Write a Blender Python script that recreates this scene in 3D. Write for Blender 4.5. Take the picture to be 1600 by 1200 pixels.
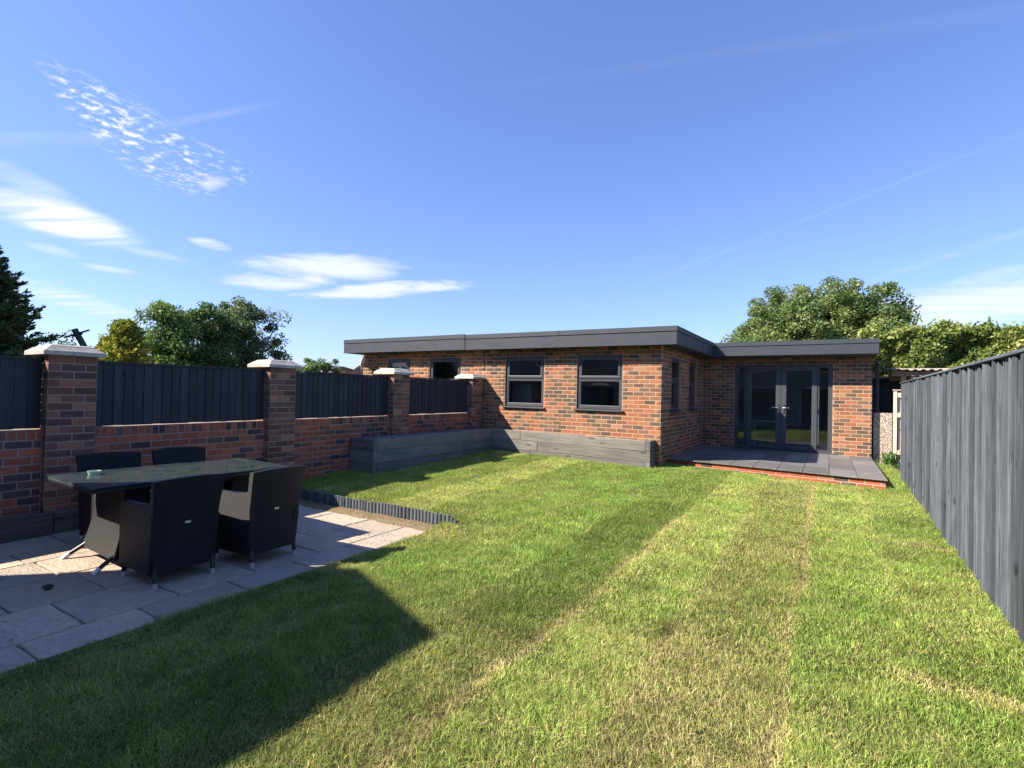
import bpy, bmesh, math, random
import numpy as np
from mathutils import Vector, Matrix
random.seed(7); RNG = np.random.default_rng(7)
S = bpy.context.scene
COL = S.collection
for o in list(bpy.data.objects): bpy.data.objects.remove(o)

# ------------------------------------------------------------------ camera
# solved from the brick courses; world origin = outer corner of the garden room, X right, Y away
F_PX, YAW, PITCH, ROLL = 816.9, math.radians(31.1503), math.radians(0.8875), math.radians(1.2647)
CAM = np.array([2.8065, -10.3149, 1.5])
def cam_axes():
    c, s = math.cos(YAW), math.sin(YAW)
    fw = np.array([-s, c, 0]); rt = np.array([c, s, 0]); up = np.array([0, 0, 1.0])
    cp, sp = math.cos(PITCH), math.sin(PITCH)
    f2 = cp*fw + sp*up; u2 = -sp*fw + cp*up
    cr, sr = math.cos(ROLL), math.sin(ROLL)
    return cr*rt + sr*u2, -sr*rt + cr*u2, f2
CR, CU, CF = cam_axes()
def project(P):
    d = np.asarray(P, float) - CAM
    z = d @ CF
    return 800 + F_PX*(d @ CR)/z, 600 - F_PX*(d @ CU)/z, z
def ray(x, y): return (x-800)/F_PX*CR - (y-600)/F_PX*CU + CF
def at_dist(x, y, D):            # point at horizontal distance D along the direction of a pixel
    d = ray(x, y); d = d/math.hypot(d[0], d[1]); return CAM + D*d
cd = bpy.data.cameras.new('camera'); cam = bpy.data.objects.new('camera', cd); COL.objects.link(cam)
cd.sensor_fit = 'HORIZONTAL'; cd.sensor_width = 36; cd.lens = F_PX*36/1600; cd.clip_start = 0.05; cd.clip_end = 2000
cam.matrix_world = Matrix(((CR[0], CU[0], -CF[0], CAM[0]), (CR[1], CU[1], -CF[1], CAM[1]), (CR[2], CU[2], -CF[2], CAM[2]), (0, 0, 0, 1)))
S.camera = cam

# ------------------------------------------------------------------ sun, sky, exposure
SUN_D = Vector((0.87, 0.82, -1.0)).normalized()
SUN_EL = math.asin(-SUN_D.z); SUN_AZ = math.atan2(-SUN_D.x, -SUN_D.y)
sl = bpy.data.lights.new('sun', 'SUN'); sun = bpy.data.objects.new('sun', sl); COL.objects.link(sun)
sl.energy = 5.0; sl.angle = math.radians(0.53); sl.color = (1.0, 0.88, 0.72)
sun.rotation_euler = SUN_D.to_track_quat('-Z', 'Y').to_euler(); sun.location = (-20, -20, 30)
W = bpy.data.worlds.new('World'); S.world = W; W.use_nodes = True
S.view_settings.view_transform = 'Standard'; S.view_settings.look = 'None'
S.view_settings.exposure = 1.36; S.view_settings.gamma = 1.0; S.view_settings.use_curve_mapping = False
S.render.engine = 'CYCLES'
S.cycles.max_bounces = 5; S.cycles.diffuse_bounces = 2; S.cycles.glossy_bounces = 3; S.cycles.transmission_bounces = 3; S.cycles.transparent_max_bounces = 8
W.cycles.sampling_method = 'MANUAL'; W.cycles.sample_map_resolution = 512

class NB:                         # tiny node builder
    def __init__(s, tree): s.t = tree; s.n = tree.nodes; s.l = tree.links
    def new(s, kind, **kw):
        n = s.n.new(kind)
        for k, v in kw.items(): setattr(n, k, v)
        return n
    def put(s, sock, v):
        if isinstance(v, bpy.types.NodeSocket): s.l.new(v, sock)
        elif v is not None: sock.default_value = v
    def math(s, op, a, b=None, c=None, clamp=False):
        n = s.new('ShaderNodeMath', operation=op, use_clamp=clamp)
        s.put(n.inputs[0], a)
        if b is not None: s.put(n.inputs[1], b)
        if c is not None: s.put(n.inputs[2], c)
        return n.outputs[0]
    def dot(s, v, c):
        n = s.new('ShaderNodeVectorMath', operation='DOT_PRODUCT'); s.put(n.inputs[0], v); n.inputs[1].default_value = c
        return n.outputs['Value']
    def mapr(s, v, a, b, c=0.0, d=1.0, smooth=True):
        n = s.new('ShaderNodeMapRange', interpolation_type='SMOOTHSTEP' if smooth else 'LINEAR')
        s.put(n.inputs[0], v); n.inputs[1].default_value = a; n.inputs[2].default_value = b
        n.inputs[3].default_value = c; n.inputs[4].default_value = d
        return n.outputs[0]
    def noise(s, vec, scale, detail=3, rough=0.55, dist=0.0):
        n = s.new('ShaderNodeTexNoise'); s.put(n.inputs['Vector'], vec)
        n.inputs['Scale'].default_value = scale; n.inputs['Detail'].default_value = detail
        n.inputs['Roughness'].default_value = rough; n.inputs['Distortion'].default_value = dist
        return n.outputs[0]
    def mix(s, f, a, b, mode='MIX'):
        n = s.new('ShaderNodeMix', data_type='RGBA', blend_type=mode)
        s.put(n.inputs[0], f); s.put(n.inputs[6], a); s.put(n.inputs[7], b)
        return n.outputs[2]
    def ramp(s, f, stops):
        n = s.new('ShaderNodeValToRGB'); s.put(n.inputs[0], f)
        e = n.color_ramp.elements
        while len(e) < len(stops): e.new(0.5)
        for el, (p, c) in zip(e, stops): el.position = p; el.color = (*c, 1) if len(c) == 3 else c
        return n.outputs[0]
    def xyz(s, x, y, z):
        n = s.new('ShaderNodeCombineXYZ'); s.put(n.inputs[0], x); s.put(n.inputs[1], y); s.put(n.inputs[2], z)
        return n.outputs[0]

def build_world():
    nb = NB(W.node_tree); nb.n.clear()
    sky = nb.new('ShaderNodeTexSky', sky_type='NISHITA')
    sky.sun_disc = False; sky.sun_elevation = SUN_EL; sky.sun_rotation = SUN_AZ
    sky.air_density = 1.0; sky.dust_density = 0.4; sky.ozone_density = 3.0; sky.altitude = 0
    tc = nb.new('ShaderNodeTexCoord'); d = tc.outputs['Generated']
    total = None
    def add(m):
        nonlocal total
        total = m if total is None else nb.math('ADD', total, m)
    def frame(px, py, ang):
        c = ray(px, py); c = c/np.linalg.norm(c)
        # tangent axes on the sky dome: horizontal one and the one towards the zenith
        h = np.cross(c, [0, 0, 1.0]); h /= np.linalg.norm(h)
        v = np.cross(h, c)
        ca, sa = math.cos(ang), math.sin(ang)
        a = ca*h + sa*v; b = -sa*h + ca*v
        w = nb.math('MAXIMUM', nb.dot(d, tuple(c)), 0.02)
        u = nb.math('DIVIDE', nb.dot(d, tuple(a)), w)
        vv = nb.math('DIVIDE', nb.dot(d, tuple(b)), w)
        front = nb.math('GREATER_THAN', nb.dot(d, tuple(c)), 0.3)
        return u, vv, front
    # shared cloud textures on a flat layer above the garden
    sep = nb.new('ShaderNodeSeparateXYZ'); nb.l.new(d, sep.inputs[0])
    dz = nb.math('MAXIMUM', sep.outputs[2], 0.04)
    lx, ly = nb.math('DIVIDE', sep.outputs[0], dz), nb.math('DIVIDE', sep.outputs[1], dz)
    layer = nb.xyz(lx, ly, 0.0)
    n_speck = nb.noise(layer, 19.0, 5, .6, .2)
    n_lens = nb.noise(layer, 1.5, 5, .6, .5)
    n_str = nb.noise(nb.xyz(nb.math('MULTIPLY', nb.math('ADD', lx, nb.math('MULTIPLY', ly, .4)), 0.5), nb.math('MULTIPLY', nb.math('SUBTRACT', ly, nb.math('MULTIPLY', lx, .4)), 5.0), 0.0), 1.0, 5, .62, .4)
    def cloud(px, py, ru, rv, ang, kind, amt):
        u, v, front = frame(px, py, math.radians(ang))
        un = nb.math('DIVIDE', u, ru/F_PX); vn = nb.math('DIVIDE', v, rv/F_PX)
        r = nb.math('ADD', nb.math('MULTIPLY', un, un), nb.math('MULTIPLY', vn, vn))
        if kind == 'lens': m = nb.mapr(nb.math('ADD', r, nb.math('MULTIPLY', nb.math('SUBTRACT', n_lens, .5), 2.6)), -0.1, 1.05, 1, 0)
        elif kind == 'streak': m = nb.math('MULTIPLY', nb.mapr(r, 0.0, 1.0, 1, 0), nb.mapr(n_str, .30, .66))
        elif kind == 'speck': m = nb.math('MULTIPLY', nb.mapr(r, 0.2, 1.0, 1, 0), nb.mapr(nb.math('ADD', nb.math('MULTIPLY', n_speck, .8), nb.math('MULTIPLY', n_lens, .2)),   .47, .74))
        else:
            m = nb.math('MULTIPLY', nb.mapr(nb.math('ABSOLUTE', nb.math('ADD', vn, nb.math('SUBTRACT', n_lens, .5))), 0.0, 1.0, 1, 0), nb.mapr(nb.math('ABSOLUTE', un), .2, 1.0, 1, 0))
            m = nb.math('MULTIPLY', m, nb.mapr(n_str, .25, .7))
        if kind == 'lens': m = nb.math('MULTIPLY', m, nb.mapr(r, .8, 1.9, 1, 0))
        add(nb.math('MULTIPLY', nb.math('MULTIPLY', m, amt), front))
    cloud(155, 172, 70, 24, -34, 'speck', .9)
    cloud(225, 222, 100, 44, -30, 'speck', 1.0)
    cloud(325, 250, 66, 22, -14, 'speck', .8)
    cloud(330, 287, 24, 11, 15, 'lens', .7)
    cloud(92, 342, 92, 26, -8, 'streak', .95)
    cloud(105, 345, 60, 20, -4, 'lens', .5)
    cloud(25, 275, 70, 14, -16, 'streak', .35)
    cloud(510, 418, 128, 22, 5, 'lens', .85)
    cloud(440, 440, 80, 14, 3, 'lens', .75)
    cloud(605, 453, 140, 13, 7, 'lens', .85)
    cloud(328, 381, 30, 8, -6, 'streak', .7)
    cloud(245, 398, 40, 7, -4, 'lens', .3)
    cloud(170, 420, 30, 5, -3, 'lens', .4)
    cloud(80, 390, 30, 6, -8, 'lens', .3)
    cloud(120, 470, 90, 14, -14, 'streak', .55)
    cloud(1560, 468, 180, 34, 5, 'lens', .5)
    cloud(1500, 485, 190, 30, 3, 'streak', .35)
    cloud(1240, 350, 460, 4.5, 17.2, 'trail', .075)
    cloud(1160, 80, 480, 12, -3.5, 'trail', .035)
    cloud(1530, 385, 190, 7, 14, 'trail', .18)
    cloud(330, 180, 110, 7, 26, 'trail', .13)
    cloud(60, 215, 130, 12, 17, 'trail', .13)
    f = nb.math('MINIMUM', total, 0.97)
    gm = nb.new('ShaderNodeGamma'); nb.l.new(sky.outputs[0], gm.inputs[0]); gm.inputs[1].default_value = 0.84
    bright = nb.mix(1.0, gm.outputs[0], (0.79, 0.88, 1.26, 1), 'MULTIPLY')
    c = nb.mix(f, bright, CLOUD)
    bg = nb.new('ShaderNodeBackground'); nb.put(bg.inputs[0], c); bg.inputs[1].default_value = SKY_STR
    out = nb.new('ShaderNodeOutputWorld'); nb.l.new(bg.outputs[0], out.inputs[0])
SKY_STR = 0.095
CLOUD = (4.3, 4.45, 4.7, 1)
build_world()

# ------------------------------------------------------------------ materials
MATS = {}
def material(name, fn):
    m = bpy.data.materials.new(name); m.use_nodes = True
    nb = NB(m.node_tree); nb.n.clear()
    out = nb.new('ShaderNodeOutputMaterial')
    sh = fn(nb)
    nb.l.new(sh, out.inputs[0]); MATS[name] = m
    return m
def principled(nb, color, rough=0.7, spec=0.3, metal=0.0, bump=None, bstr=0.3, bdist=0.01, **kw):
    p = nb.new('ShaderNodeBsdfPrincipled')
    nb.put(p.inputs['Base Color'], color if isinstance(color, bpy.types.NodeSocket) else (*color, 1))
    nb.put(p.inputs['Roughness'], rough); nb.put(p.inputs['Specular IOR Level'], spec); nb.put(p.inputs['Metallic'], metal)
    if bump is not None:
        b = nb.new('ShaderNodeBump'); b.inputs['Strength'].default_value = bstr; b.inputs['Distance'].default_value = bdist
        nb.l.new(bump, b.inputs['Height']); nb.l.new(b.outputs[0], p.inputs['Normal'])
    return p.outputs[0]
def pos(nb): return nb.new('ShaderNodeNewGeometry').outputs['Position']
def objc(nb): return nb.new('ShaderNodeTexCoord').outputs['Object']
def scaled(nb, v, sx, sy, sz):
    n = nb.new('ShaderNodeMapping'); nb.l.new(v, n.inputs[0]); n.inputs['Scale'].default_value = (sx, sy, sz); return n.outputs[0]
def attr(nb, name='Col'):
    n = nb.new('ShaderNodeAttribute'); n.attribute_name = name; return n.outputs['Color']
def rnd(nb): return nb.new('ShaderNodeObjectInfo').outputs['Random']
def offset_by_object(nb, v):
    n = nb.new('ShaderNodeVectorMath', operation='ADD'); nb.l.new(v, n.inputs[0])
    r = nb.math('MULTIPLY', rnd(nb), 37.0); nb.l.new(nb.xyz(r, r, r), n.inputs[1]); return n.outputs[0]

def brick_shader(nb, single):
    c = nb.new('ShaderNodeObjectInfo').outputs['Color'] if single else attr(nb)
    p = pos(nb)
    lo = nb.noise(p, 1.1, 4, .6); mid = nb.noise(scaled(nb, p, 1, 1, 3), 9, 3, .6)
    n1 = nb.noise(p, 45, 4, .7); n2 = nb.noise(scaled(nb, p, 1, 1, 2.2), 160, 3, .6)
    c = nb.mix(nb.mapr(n1, .42, .72, 0, .45), c, nb.mix(1.0, c, (.42, .38, .36, 1), 'MULTIPLY'))
    c = nb.mix(nb.mapr(n2, .58, .75, 0, .4), c, nb.mix(.5, c, (.62, .42, .30, 1)))
    c = nb.mix(nb.mapr(mid, .45, .72, 0, .38), c, nb.mix(1.0, c, (.58, .56, .58, 1), 'MULTIPLY'))
    c = nb.mix(nb.mapr(lo, .5, .75, 0, .22), c, (.30, .24, .19, 1))
    return principled(nb, c, .9, .15, bump=nb.math('ADD', n1, nb.math('MULTIPLY', n2, .5)), bstr=.55, bdist=.006)
material('brick', lambda nb: brick_shader(nb, True))
material('brick_joined', lambda nb: brick_shader(nb, False))
def mortar(col):
    def f(nb):
        p = pos(nb); n = nb.noise(p, 120, 4, .7); b = nb.noise(p, 2.2, 3)
        c = nb.mix(nb.mapr(b, .3, .7, 0, .35), (*col, 1), (col[0]*.72, col[1]*.7, col[2]*.68, 1))
        c = nb.mix(nb.mapr(n, .35, .7, 0, .4), c, (col[0]*.75, col[1]*.72, col[2]*.7, 1))
        return principled(nb, c, .95, .1, bump=n, bstr=.5, bdist=.004)
    return f
material('mortar_room', mortar((.43, .325, .25)))
material('mortar_wall', mortar((.33, .26, .22)))
material('mortar_grey', mortar((.17, .155, .14)))
def wood(base, dark, light=None, rough=.75, grain=1.0, knots=(.07, .17), axis='z', wear=.0, wearcol=(.5, .5, .5), var=.5):
    def f(nb):
        v = offset_by_object(nb, objc(nb))
        sc = {'z': (34, 34, .9), 'y': (22, .7, 22), 'x': (.7, 22, 22)}[axis]
        g = nb.noise(scaled(nb, v, *sc), 2.2, 5, .65, .6)
        g2 = nb.noise(v, 2.0, 3)
        c = nb.ramp(g, [(.28, dark), (.5, base), (.74, light or tuple(min(1, x*1.25) for x in base))])
        c = nb.mix(nb.mapr(g2, .35, .7, 0, .35), c, (*dark, 1))
        hgt = g
        if knots:
            sk = {'z': (7, 7, 3.4), 'y': (6, 1.8, 6), 'x': (1.8, 6, 6)}[axis]
            vo = nb.new('ShaderNodeTexVoronoi'); nb.l.new(scaled(nb, v, *sk), vo.inputs['Vector']); vo.inputs['Scale'].default_value = 1.0
            k = nb.mapr(vo.outputs['Distance'], knots[0], knots[1], 1, 0)
            c = nb.mix(nb.math('MULTIPLY', k, .7), c, tuple(x*.35 for x in dark) + (1,))
        if wear:
            wn = nb.noise(scaled(nb, v, *[x*.35 for x in sc]), 3.0, 5, .7)
            c = nb.mix(nb.mapr(wn, .60, .72, 0, wear), c, (*wearcol, 1))
        rv = nb.math('MULTIPLY_ADD', rnd(nb), var, 1-var*.5)
        c = nb.mix(1.0, c, nb.xyz(rv, rv, rv), 'MULTIPLY')
        return principled(nb, c, rough, .25, bump=hgt, bstr=.45*grain, bdist=.006)
    return f
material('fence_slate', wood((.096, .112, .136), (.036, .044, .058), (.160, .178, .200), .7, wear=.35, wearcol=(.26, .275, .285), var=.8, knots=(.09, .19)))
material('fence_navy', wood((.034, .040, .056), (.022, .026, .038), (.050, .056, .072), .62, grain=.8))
material('sleeper', wood((.19, .183, .168), (.095, .095, .092), (.29, .272, .24), .85, axis='x', wear=.35, wearcol=(.42, .39, .34)))
material('sleeper_y', wood((.15, .16, .165), (.075, .085, .09), (.22, .225, .22), .85, axis='y', wear=.25, wearcol=(.30, .29, .26)))
material('old_sleeper', wood((.13, .115, .10), (.06, .055, .05), (.22, .19, .16), .9, axis='y', wear=.4, wearcol=(.28, .25, .21)))
material('log', wood((.095, .11, .125), (.045, .055, .065), (.17, .185, .195), .8))
material('cream_wood', wood((.55, .50, .40), (.40, .34, .26), (.66, .62, .52), .8, wear=.3, wearcol=(.35, .27, .18)))
material('raw_timber', wood((.33, .24, .17), (.20, .14, .10), (.45, .34, .25), .85, axis='x'))
def metal_paint(col, rough=.45, grain=0.0):
    def f(nb):
        n = nb.noise(pos(nb), 3.0, 4); n2 = nb.noise(pos(nb), 260, 2)
        c = nb.mix(nb.mapr(n, .35, .7, 0, .25), (*col, 1), tuple(x*.78 for x in col) + (1,))
        return principled(nb, c, nb.mapr(n, .3, .7, rough-.06, rough+.08), .4, bump=n2, bstr=.08 + grain, bdist=.002)
    return f
material('anthracite', metal_paint((.058, .064, .078), .42))
material('fascia', metal_paint((.042, .049, .064), .5, .1))
material('trim', metal_paint((.044, .053, .064), .5, .15))
material('soffit', metal_paint((.05, .052, .06), .6))
material('roof_felt', metal_paint((.11, .115, .12), .9, .3))
material('black_plastic', metal_paint((.018, .019, .022), .4))
material('chrome', lambda nb: principled(nb, (.62, .62, .63), .25, .5, 1.0))
material('silver_tip', lambda nb: principled(nb, (.55, .55, .56), .45, .5, .6))
def stone_cap(nb):
    p = pos(nb); n = nb.noise(p, 9, 5, .65); n2 = nb.noise(p, 70, 3)
    c = nb.ramp(n, [(.3, (.30, .28, .25)), (.5, (.44, .415, .37)), (.7, (.52, .50, .45))])
    return principled(nb, c, .85, .2, bump=nb.math('ADD', n, n2), bstr=.3, bdist=.004)
material('cap_stone', stone_cap)
def sandstone(nb):
    p = pos(nb); o = offset_by_object(nb, p)
    n = nb.noise(o, 3.0, 5, .6, .8); n2 = nb.noise(scaled(nb, o, 1, 2.2, 1), 14, 5, .7, 1.2); n3 = nb.noise(o, 120, 3)
    r = rnd(nb)
    base = nb.ramp(r, [(0, (.35, .295, .235)), (.35, (.41, .325, .25)), (.6, (.37, .32, .265)), (.85, (.43, .34, .255)), (1, (.34, .305, .265))])
    tone = nb.math('MULTIPLY_ADD', nb.math('FRACT', nb.math('MULTIPLY', r, 7.31)),   .34, 1.2); base = nb.mix(1.0, base, nb.xyz(tone, tone, tone), 'MULTIPLY')
    c = nb.mix(nb.mapr(n, .35, .68, 0, .5), base, (.30, .275, .245, 1))
    c = nb.mix(nb.mapr(n2, .5, .7, 0, .42), c, (.46, .375, .295, 1))
    c = nb.mix(nb.mapr(nb.noise(o, 5.5, 6, .75), .60, .72, 0, .5), c, (.17, .155, .15, 1))
    return principled(nb, c, .88, .2, bump=nb.math('ADD', nb.math('MULTIPLY', n2, 1.4), nb.math('MULTIPLY', n3, .25)), bstr=.9, bdist=.02)
material('sandstone', sandstone)
def slate_tile(nb):
    p = pos(nb); o = offset_by_object(nb, p)
    n = nb.noise(scaled(nb, o, 1.2, 9, 1), 3.0, 5, .65, .6); n2 = nb.noise(o, 4, 4)
    c = nb.ramp(n, [(.3, (.095, .10, .106)), (.5, (.145, .147, .15)), (.72, (.215, .212, .205))])
    c = nb.mix(nb.mapr(n2, .4, .7, 0, .35), c, (.095, .095, .10, 1)); rv = nb.math('MULTIPLY_ADD', rnd(nb), .6, .7); c = nb.mix(1.0, c, nb.xyz(rv, rv, rv), 'MULTIPLY')
    return principled(nb, c, .6, .35, bump=n, bstr=.15, bdist=.004)
material('slate_tile', slate_tile)
def soil(nb):
    p = pos(nb); n = nb.noise(p, 26, 6, .75); n2 = nb.noise(p, 5, 3)
    c = nb.ramp(n, [(.3, (.10, .075, .05)), (.5, (.22, .165, .105)), (.7, (.36, .29, .19))])
    c = nb.mix(nb.mapr(n2, .4, .65, 0, .5), c, (.17, .15, .07, 1))
    return principled(nb, c, .95, .1, bump=n, bstr=1, bdist=.03)
material('soil', soil)
def turf_base(nb):
    p = pos(nb); n = nb.noise(p, 40, 5, .7); n2 = nb.noise(p, 3, 3)
    c = nb.ramp(n, [(.3, (.045, .05, .018)), (.55, (.085, .09, .034)), (.75, (.16, .14, .065))])
    return principled(nb, c, .95, .05, bump=n, bstr=1, bdist=.03)
material('turf_base', turf_base)
def far_ground(nb):
    n = nb.noise(pos(nb), .4, 4)
    return principled(nb, nb.ramp(n, [(.3, (.05, .075, .025)), (.7, (.12, .12, .06))]), .95, .05)
material('far_ground', far_ground)
def leaf_shader(trans=.35, gloss=.3):
    def f(nb):
        c = attr(nb)
        p = nb.new('ShaderNodeBsdfPrincipled'); nb.put(p.inputs['Base Color'], c)
        p.inputs['Roughness'].default_value = .5; p.inputs['Specular IOR Level'].default_value = gloss
        t = nb.new('ShaderNodeBsdfTranslucent'); nb.put(t.inputs[0], nb.mix(1.0, c, (1.25, 1.3, .7, 1), 'MULTIPLY'))
        m = nb.new('ShaderNodeMixShader'); m.inputs[0].default_value = trans
        nb.l.new(p.outputs[0], m.inputs[1]); nb.l.new(t.outputs[0], m.inputs[2])
        return m.outputs[0]
    return f
material('leaf', leaf_shader(.30, .35))
material('grass_blade', leaf_shader(.30, .18))
def bark(nb):
    n = nb.noise(scaled(nb, pos(nb), 8, 8, 2), 3, 5, .7)
    return principled(nb, nb.ramp(n, [(.3, (.09, .07, .05)), (.7, (.24, .19, .14))]), .95, .1, bump=n, bstr=.6, bdist=.02)
material('bark', bark)
def wicker(nb):
    o = objc(nb)
    sx = nb.new('ShaderNodeSeparateXYZ'); nb.l.new(o, sx.inputs[0])
    h = nb.math('ADD', sx.outputs[0], sx.outputs[1])
    col = nb.math('MULTIPLY', h, 48.0); row = nb.math('MULTIPLY', sx.outputs[2], 105.0)
    a = nb.math('SINE', nb.math('MULTIPLY', col, 6.2832/2))
    sgn = nb.math('SINE', nb.math('MULTIPLY', row, 6.2832/2))
    weave = nb.math('MULTIPLY', a, sgn)
    strand = nb.math('ABSOLUTE', nb.math('SINE', nb.math('MULTIPLY', row, 3.14159)))
    hgt = nb.math('ADD', nb.math('MULTIPLY', weave, .6), nb.math('MULTIPLY', strand, .7))
    n = nb.noise(o, 9, 3)
    c = nb.mix(nb.mapr(hgt, -.5, .8), (.003, .0035, .005, 1), (.013, .014, .019, 1))
    c = nb.mix(nb.mapr(n, .4, .7, 0, .4), c, (.009, .010, .014, 1))
    return principled(nb, c, .44, .28, bump=hgt, bstr=.7, bdist=.006)
material('wicker', wicker)
def glass(tint, gloss_rough=.0, ior=1.5, mul=1.0):
    def f(nb):
        fr = nb.new('ShaderNodeFresnel'); fr.inputs[0].default_value = ior
        g = nb.new('ShaderNodeBsdfGlossy'); g.inputs['Roughness'].default_value = gloss_rough; g.inputs[0].default_value = (1, 1, 1, 1)
        t = nb.new('ShaderNodeBsdfTransparent'); t.inputs[0].default_value = (*tint, 1)
        m = nb.new('ShaderNodeMixShader'); nb.l.new(nb.math('MULTIPLY', fr.outputs[0], mul, clamp=True), m.inputs[0])
        nb.l.new(t.outputs[0], m.inputs[1]); nb.l.new(g.outputs[0], m.inputs[2])
        return m.outputs[0]
    return f
material('window_glass', glass((.84, .87, .87), 0, 1.52, 1.3))
def table_glass(nb):
    n = nb.noise(pos(nb), 6, 5, .7)
    return principled(nb, nb.mix(nb.mapr(n, .3, .75), (.022, .036, .040, 1), (.050, .070, .072, 1)), nb.mapr(n, .35, .7, .06, .14), .8)
material('table_glass', table_glass)
material('green_glass', lambda nb: principled(nb, (.35, .52, .40), .08, .6, **{}))
material('plaster', lambda nb: principled(nb, (.46, .46, .45), .9, .2))
material('room_floor', lambda nb: principled(nb, (.24, .21, .18), .7, .3))
material('white_paint', lambda nb: principled(nb, (.74, .74, .72), .55, .3))
def pebble(nb):
    v = nb.new('ShaderNodeTexVoronoi'); v.inputs['Scale'].default_value = 42; nb.l.new(pos(nb), v.inputs['Vector'])
    c = nb.mix(nb.mapr(v.outputs['Distance'], .25, .6), nb.mix(.75, v.outputs['Color'], (.60, .55, .47, 1)), (.24, .19, .15, 1))
    return principled(nb, c, .9, .2, bump=nb.math('SUBTRACT', 1.0, v.outputs['Distance']), bstr=.8, bdist=.012)
material('pebbledash', pebble)
def tiles_red(nb):
    n = nb.noise(pos(nb), 6, 4)
    return principled(nb, nb.ramp(n, [(.3, (.26, .13, .10)), (.7, (.42, .22, .17))]), .9, .1)
material('roof_tiles', tiles_red)
material('house_render', lambda nb: principled(nb, nb.ramp(nb.noise(pos(nb), 2, 4), [(.3, (.22, .225, .235)), (.7, (.30, .30, .305))]), .9, .1))
material('render_wall', lambda nb: principled(nb, nb.ramp(nb.noise(pos(nb), 2, 4), [(.3, (.30, .17, .12)), (.7, (.38, .22, .16))]), .9, .1))
def corr(nb):
    n = nb.noise(pos(nb), 7, 5, .7)
    return principled(nb, nb.ramp(n, [(.3, (.20, .16, .13)), (.7, (.44, .38, .32))]), .8, .2)
material('corrugated', corr)
material('green_paint', metal_paint((.012, .035, .026), .6))
material('dark_metal', metal_paint((.02, .022, .026), .4))

# ------------------------------------------------------------------ helpers for objects
def world_loc(o):
    v = Vector((0, 0, 0))
    while o is not None: v += o.location; o = o.parent
    return v
def link(o, parent=None, loc=None):
    COL.objects.link(o)
    if parent is not None: o.parent = parent
    if loc is not None: o.location = Vector(loc) - (world_loc(parent) if parent is not None else Vector((0, 0, 0)))
    return o
def tag(o, label=None, cat=None, group=None, kind=None):
    if label: o['label'] = label
    if cat: o['category'] = cat
    if group: o['group'] = group
    if kind: o['kind'] = kind
    return o
def thing(name, label, cat, loc=(0, 0, 0), group=None, rotz=0):
    o = bpy.data.objects.new(name, None); o.empty_display_size = .2; COL.objects.link(o)
    o.location = loc; o.rotation_euler = (0, 0, rotz)
    return tag(o, label, cat, group)
def mesh_np(name, V, Fc, mat=None, col=None, smooth=False):
    me = bpy.data.meshes.new(name)
    V = np.asarray(V, np.float32); Fc = np.asarray(Fc, np.int32)
    k = Fc.shape[1]
    me.vertices.add(len(V)); me.vertices.foreach_set('co', V.ravel())
    me.loops.add(Fc.size); me.loops.foreach_set('vertex_index', Fc.ravel())
    me.polygons.add(len(Fc)); me.polygons.foreach_set('loop_start', np.arange(len(Fc), dtype=np.int32)*k)
    try: me.polygons.foreach_set('loop_total', np.full(len(Fc), k, np.int32))
    except Exception: pass
    me.update(calc_edges=True)
    if col is not None:
        a = me.color_attributes.new('Col', 'FLOAT_COLOR', 'POINT')
        c = np.ones((len(V), 4), np.float32); c[:, :3] = col; a.data.foreach_set('color', c.ravel())
    if mat: me.materials.append(MATS[mat])
    if smooth: me.polygons.foreach_set('use_smooth', np.ones(len(Fc), bool))
    return me
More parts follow.
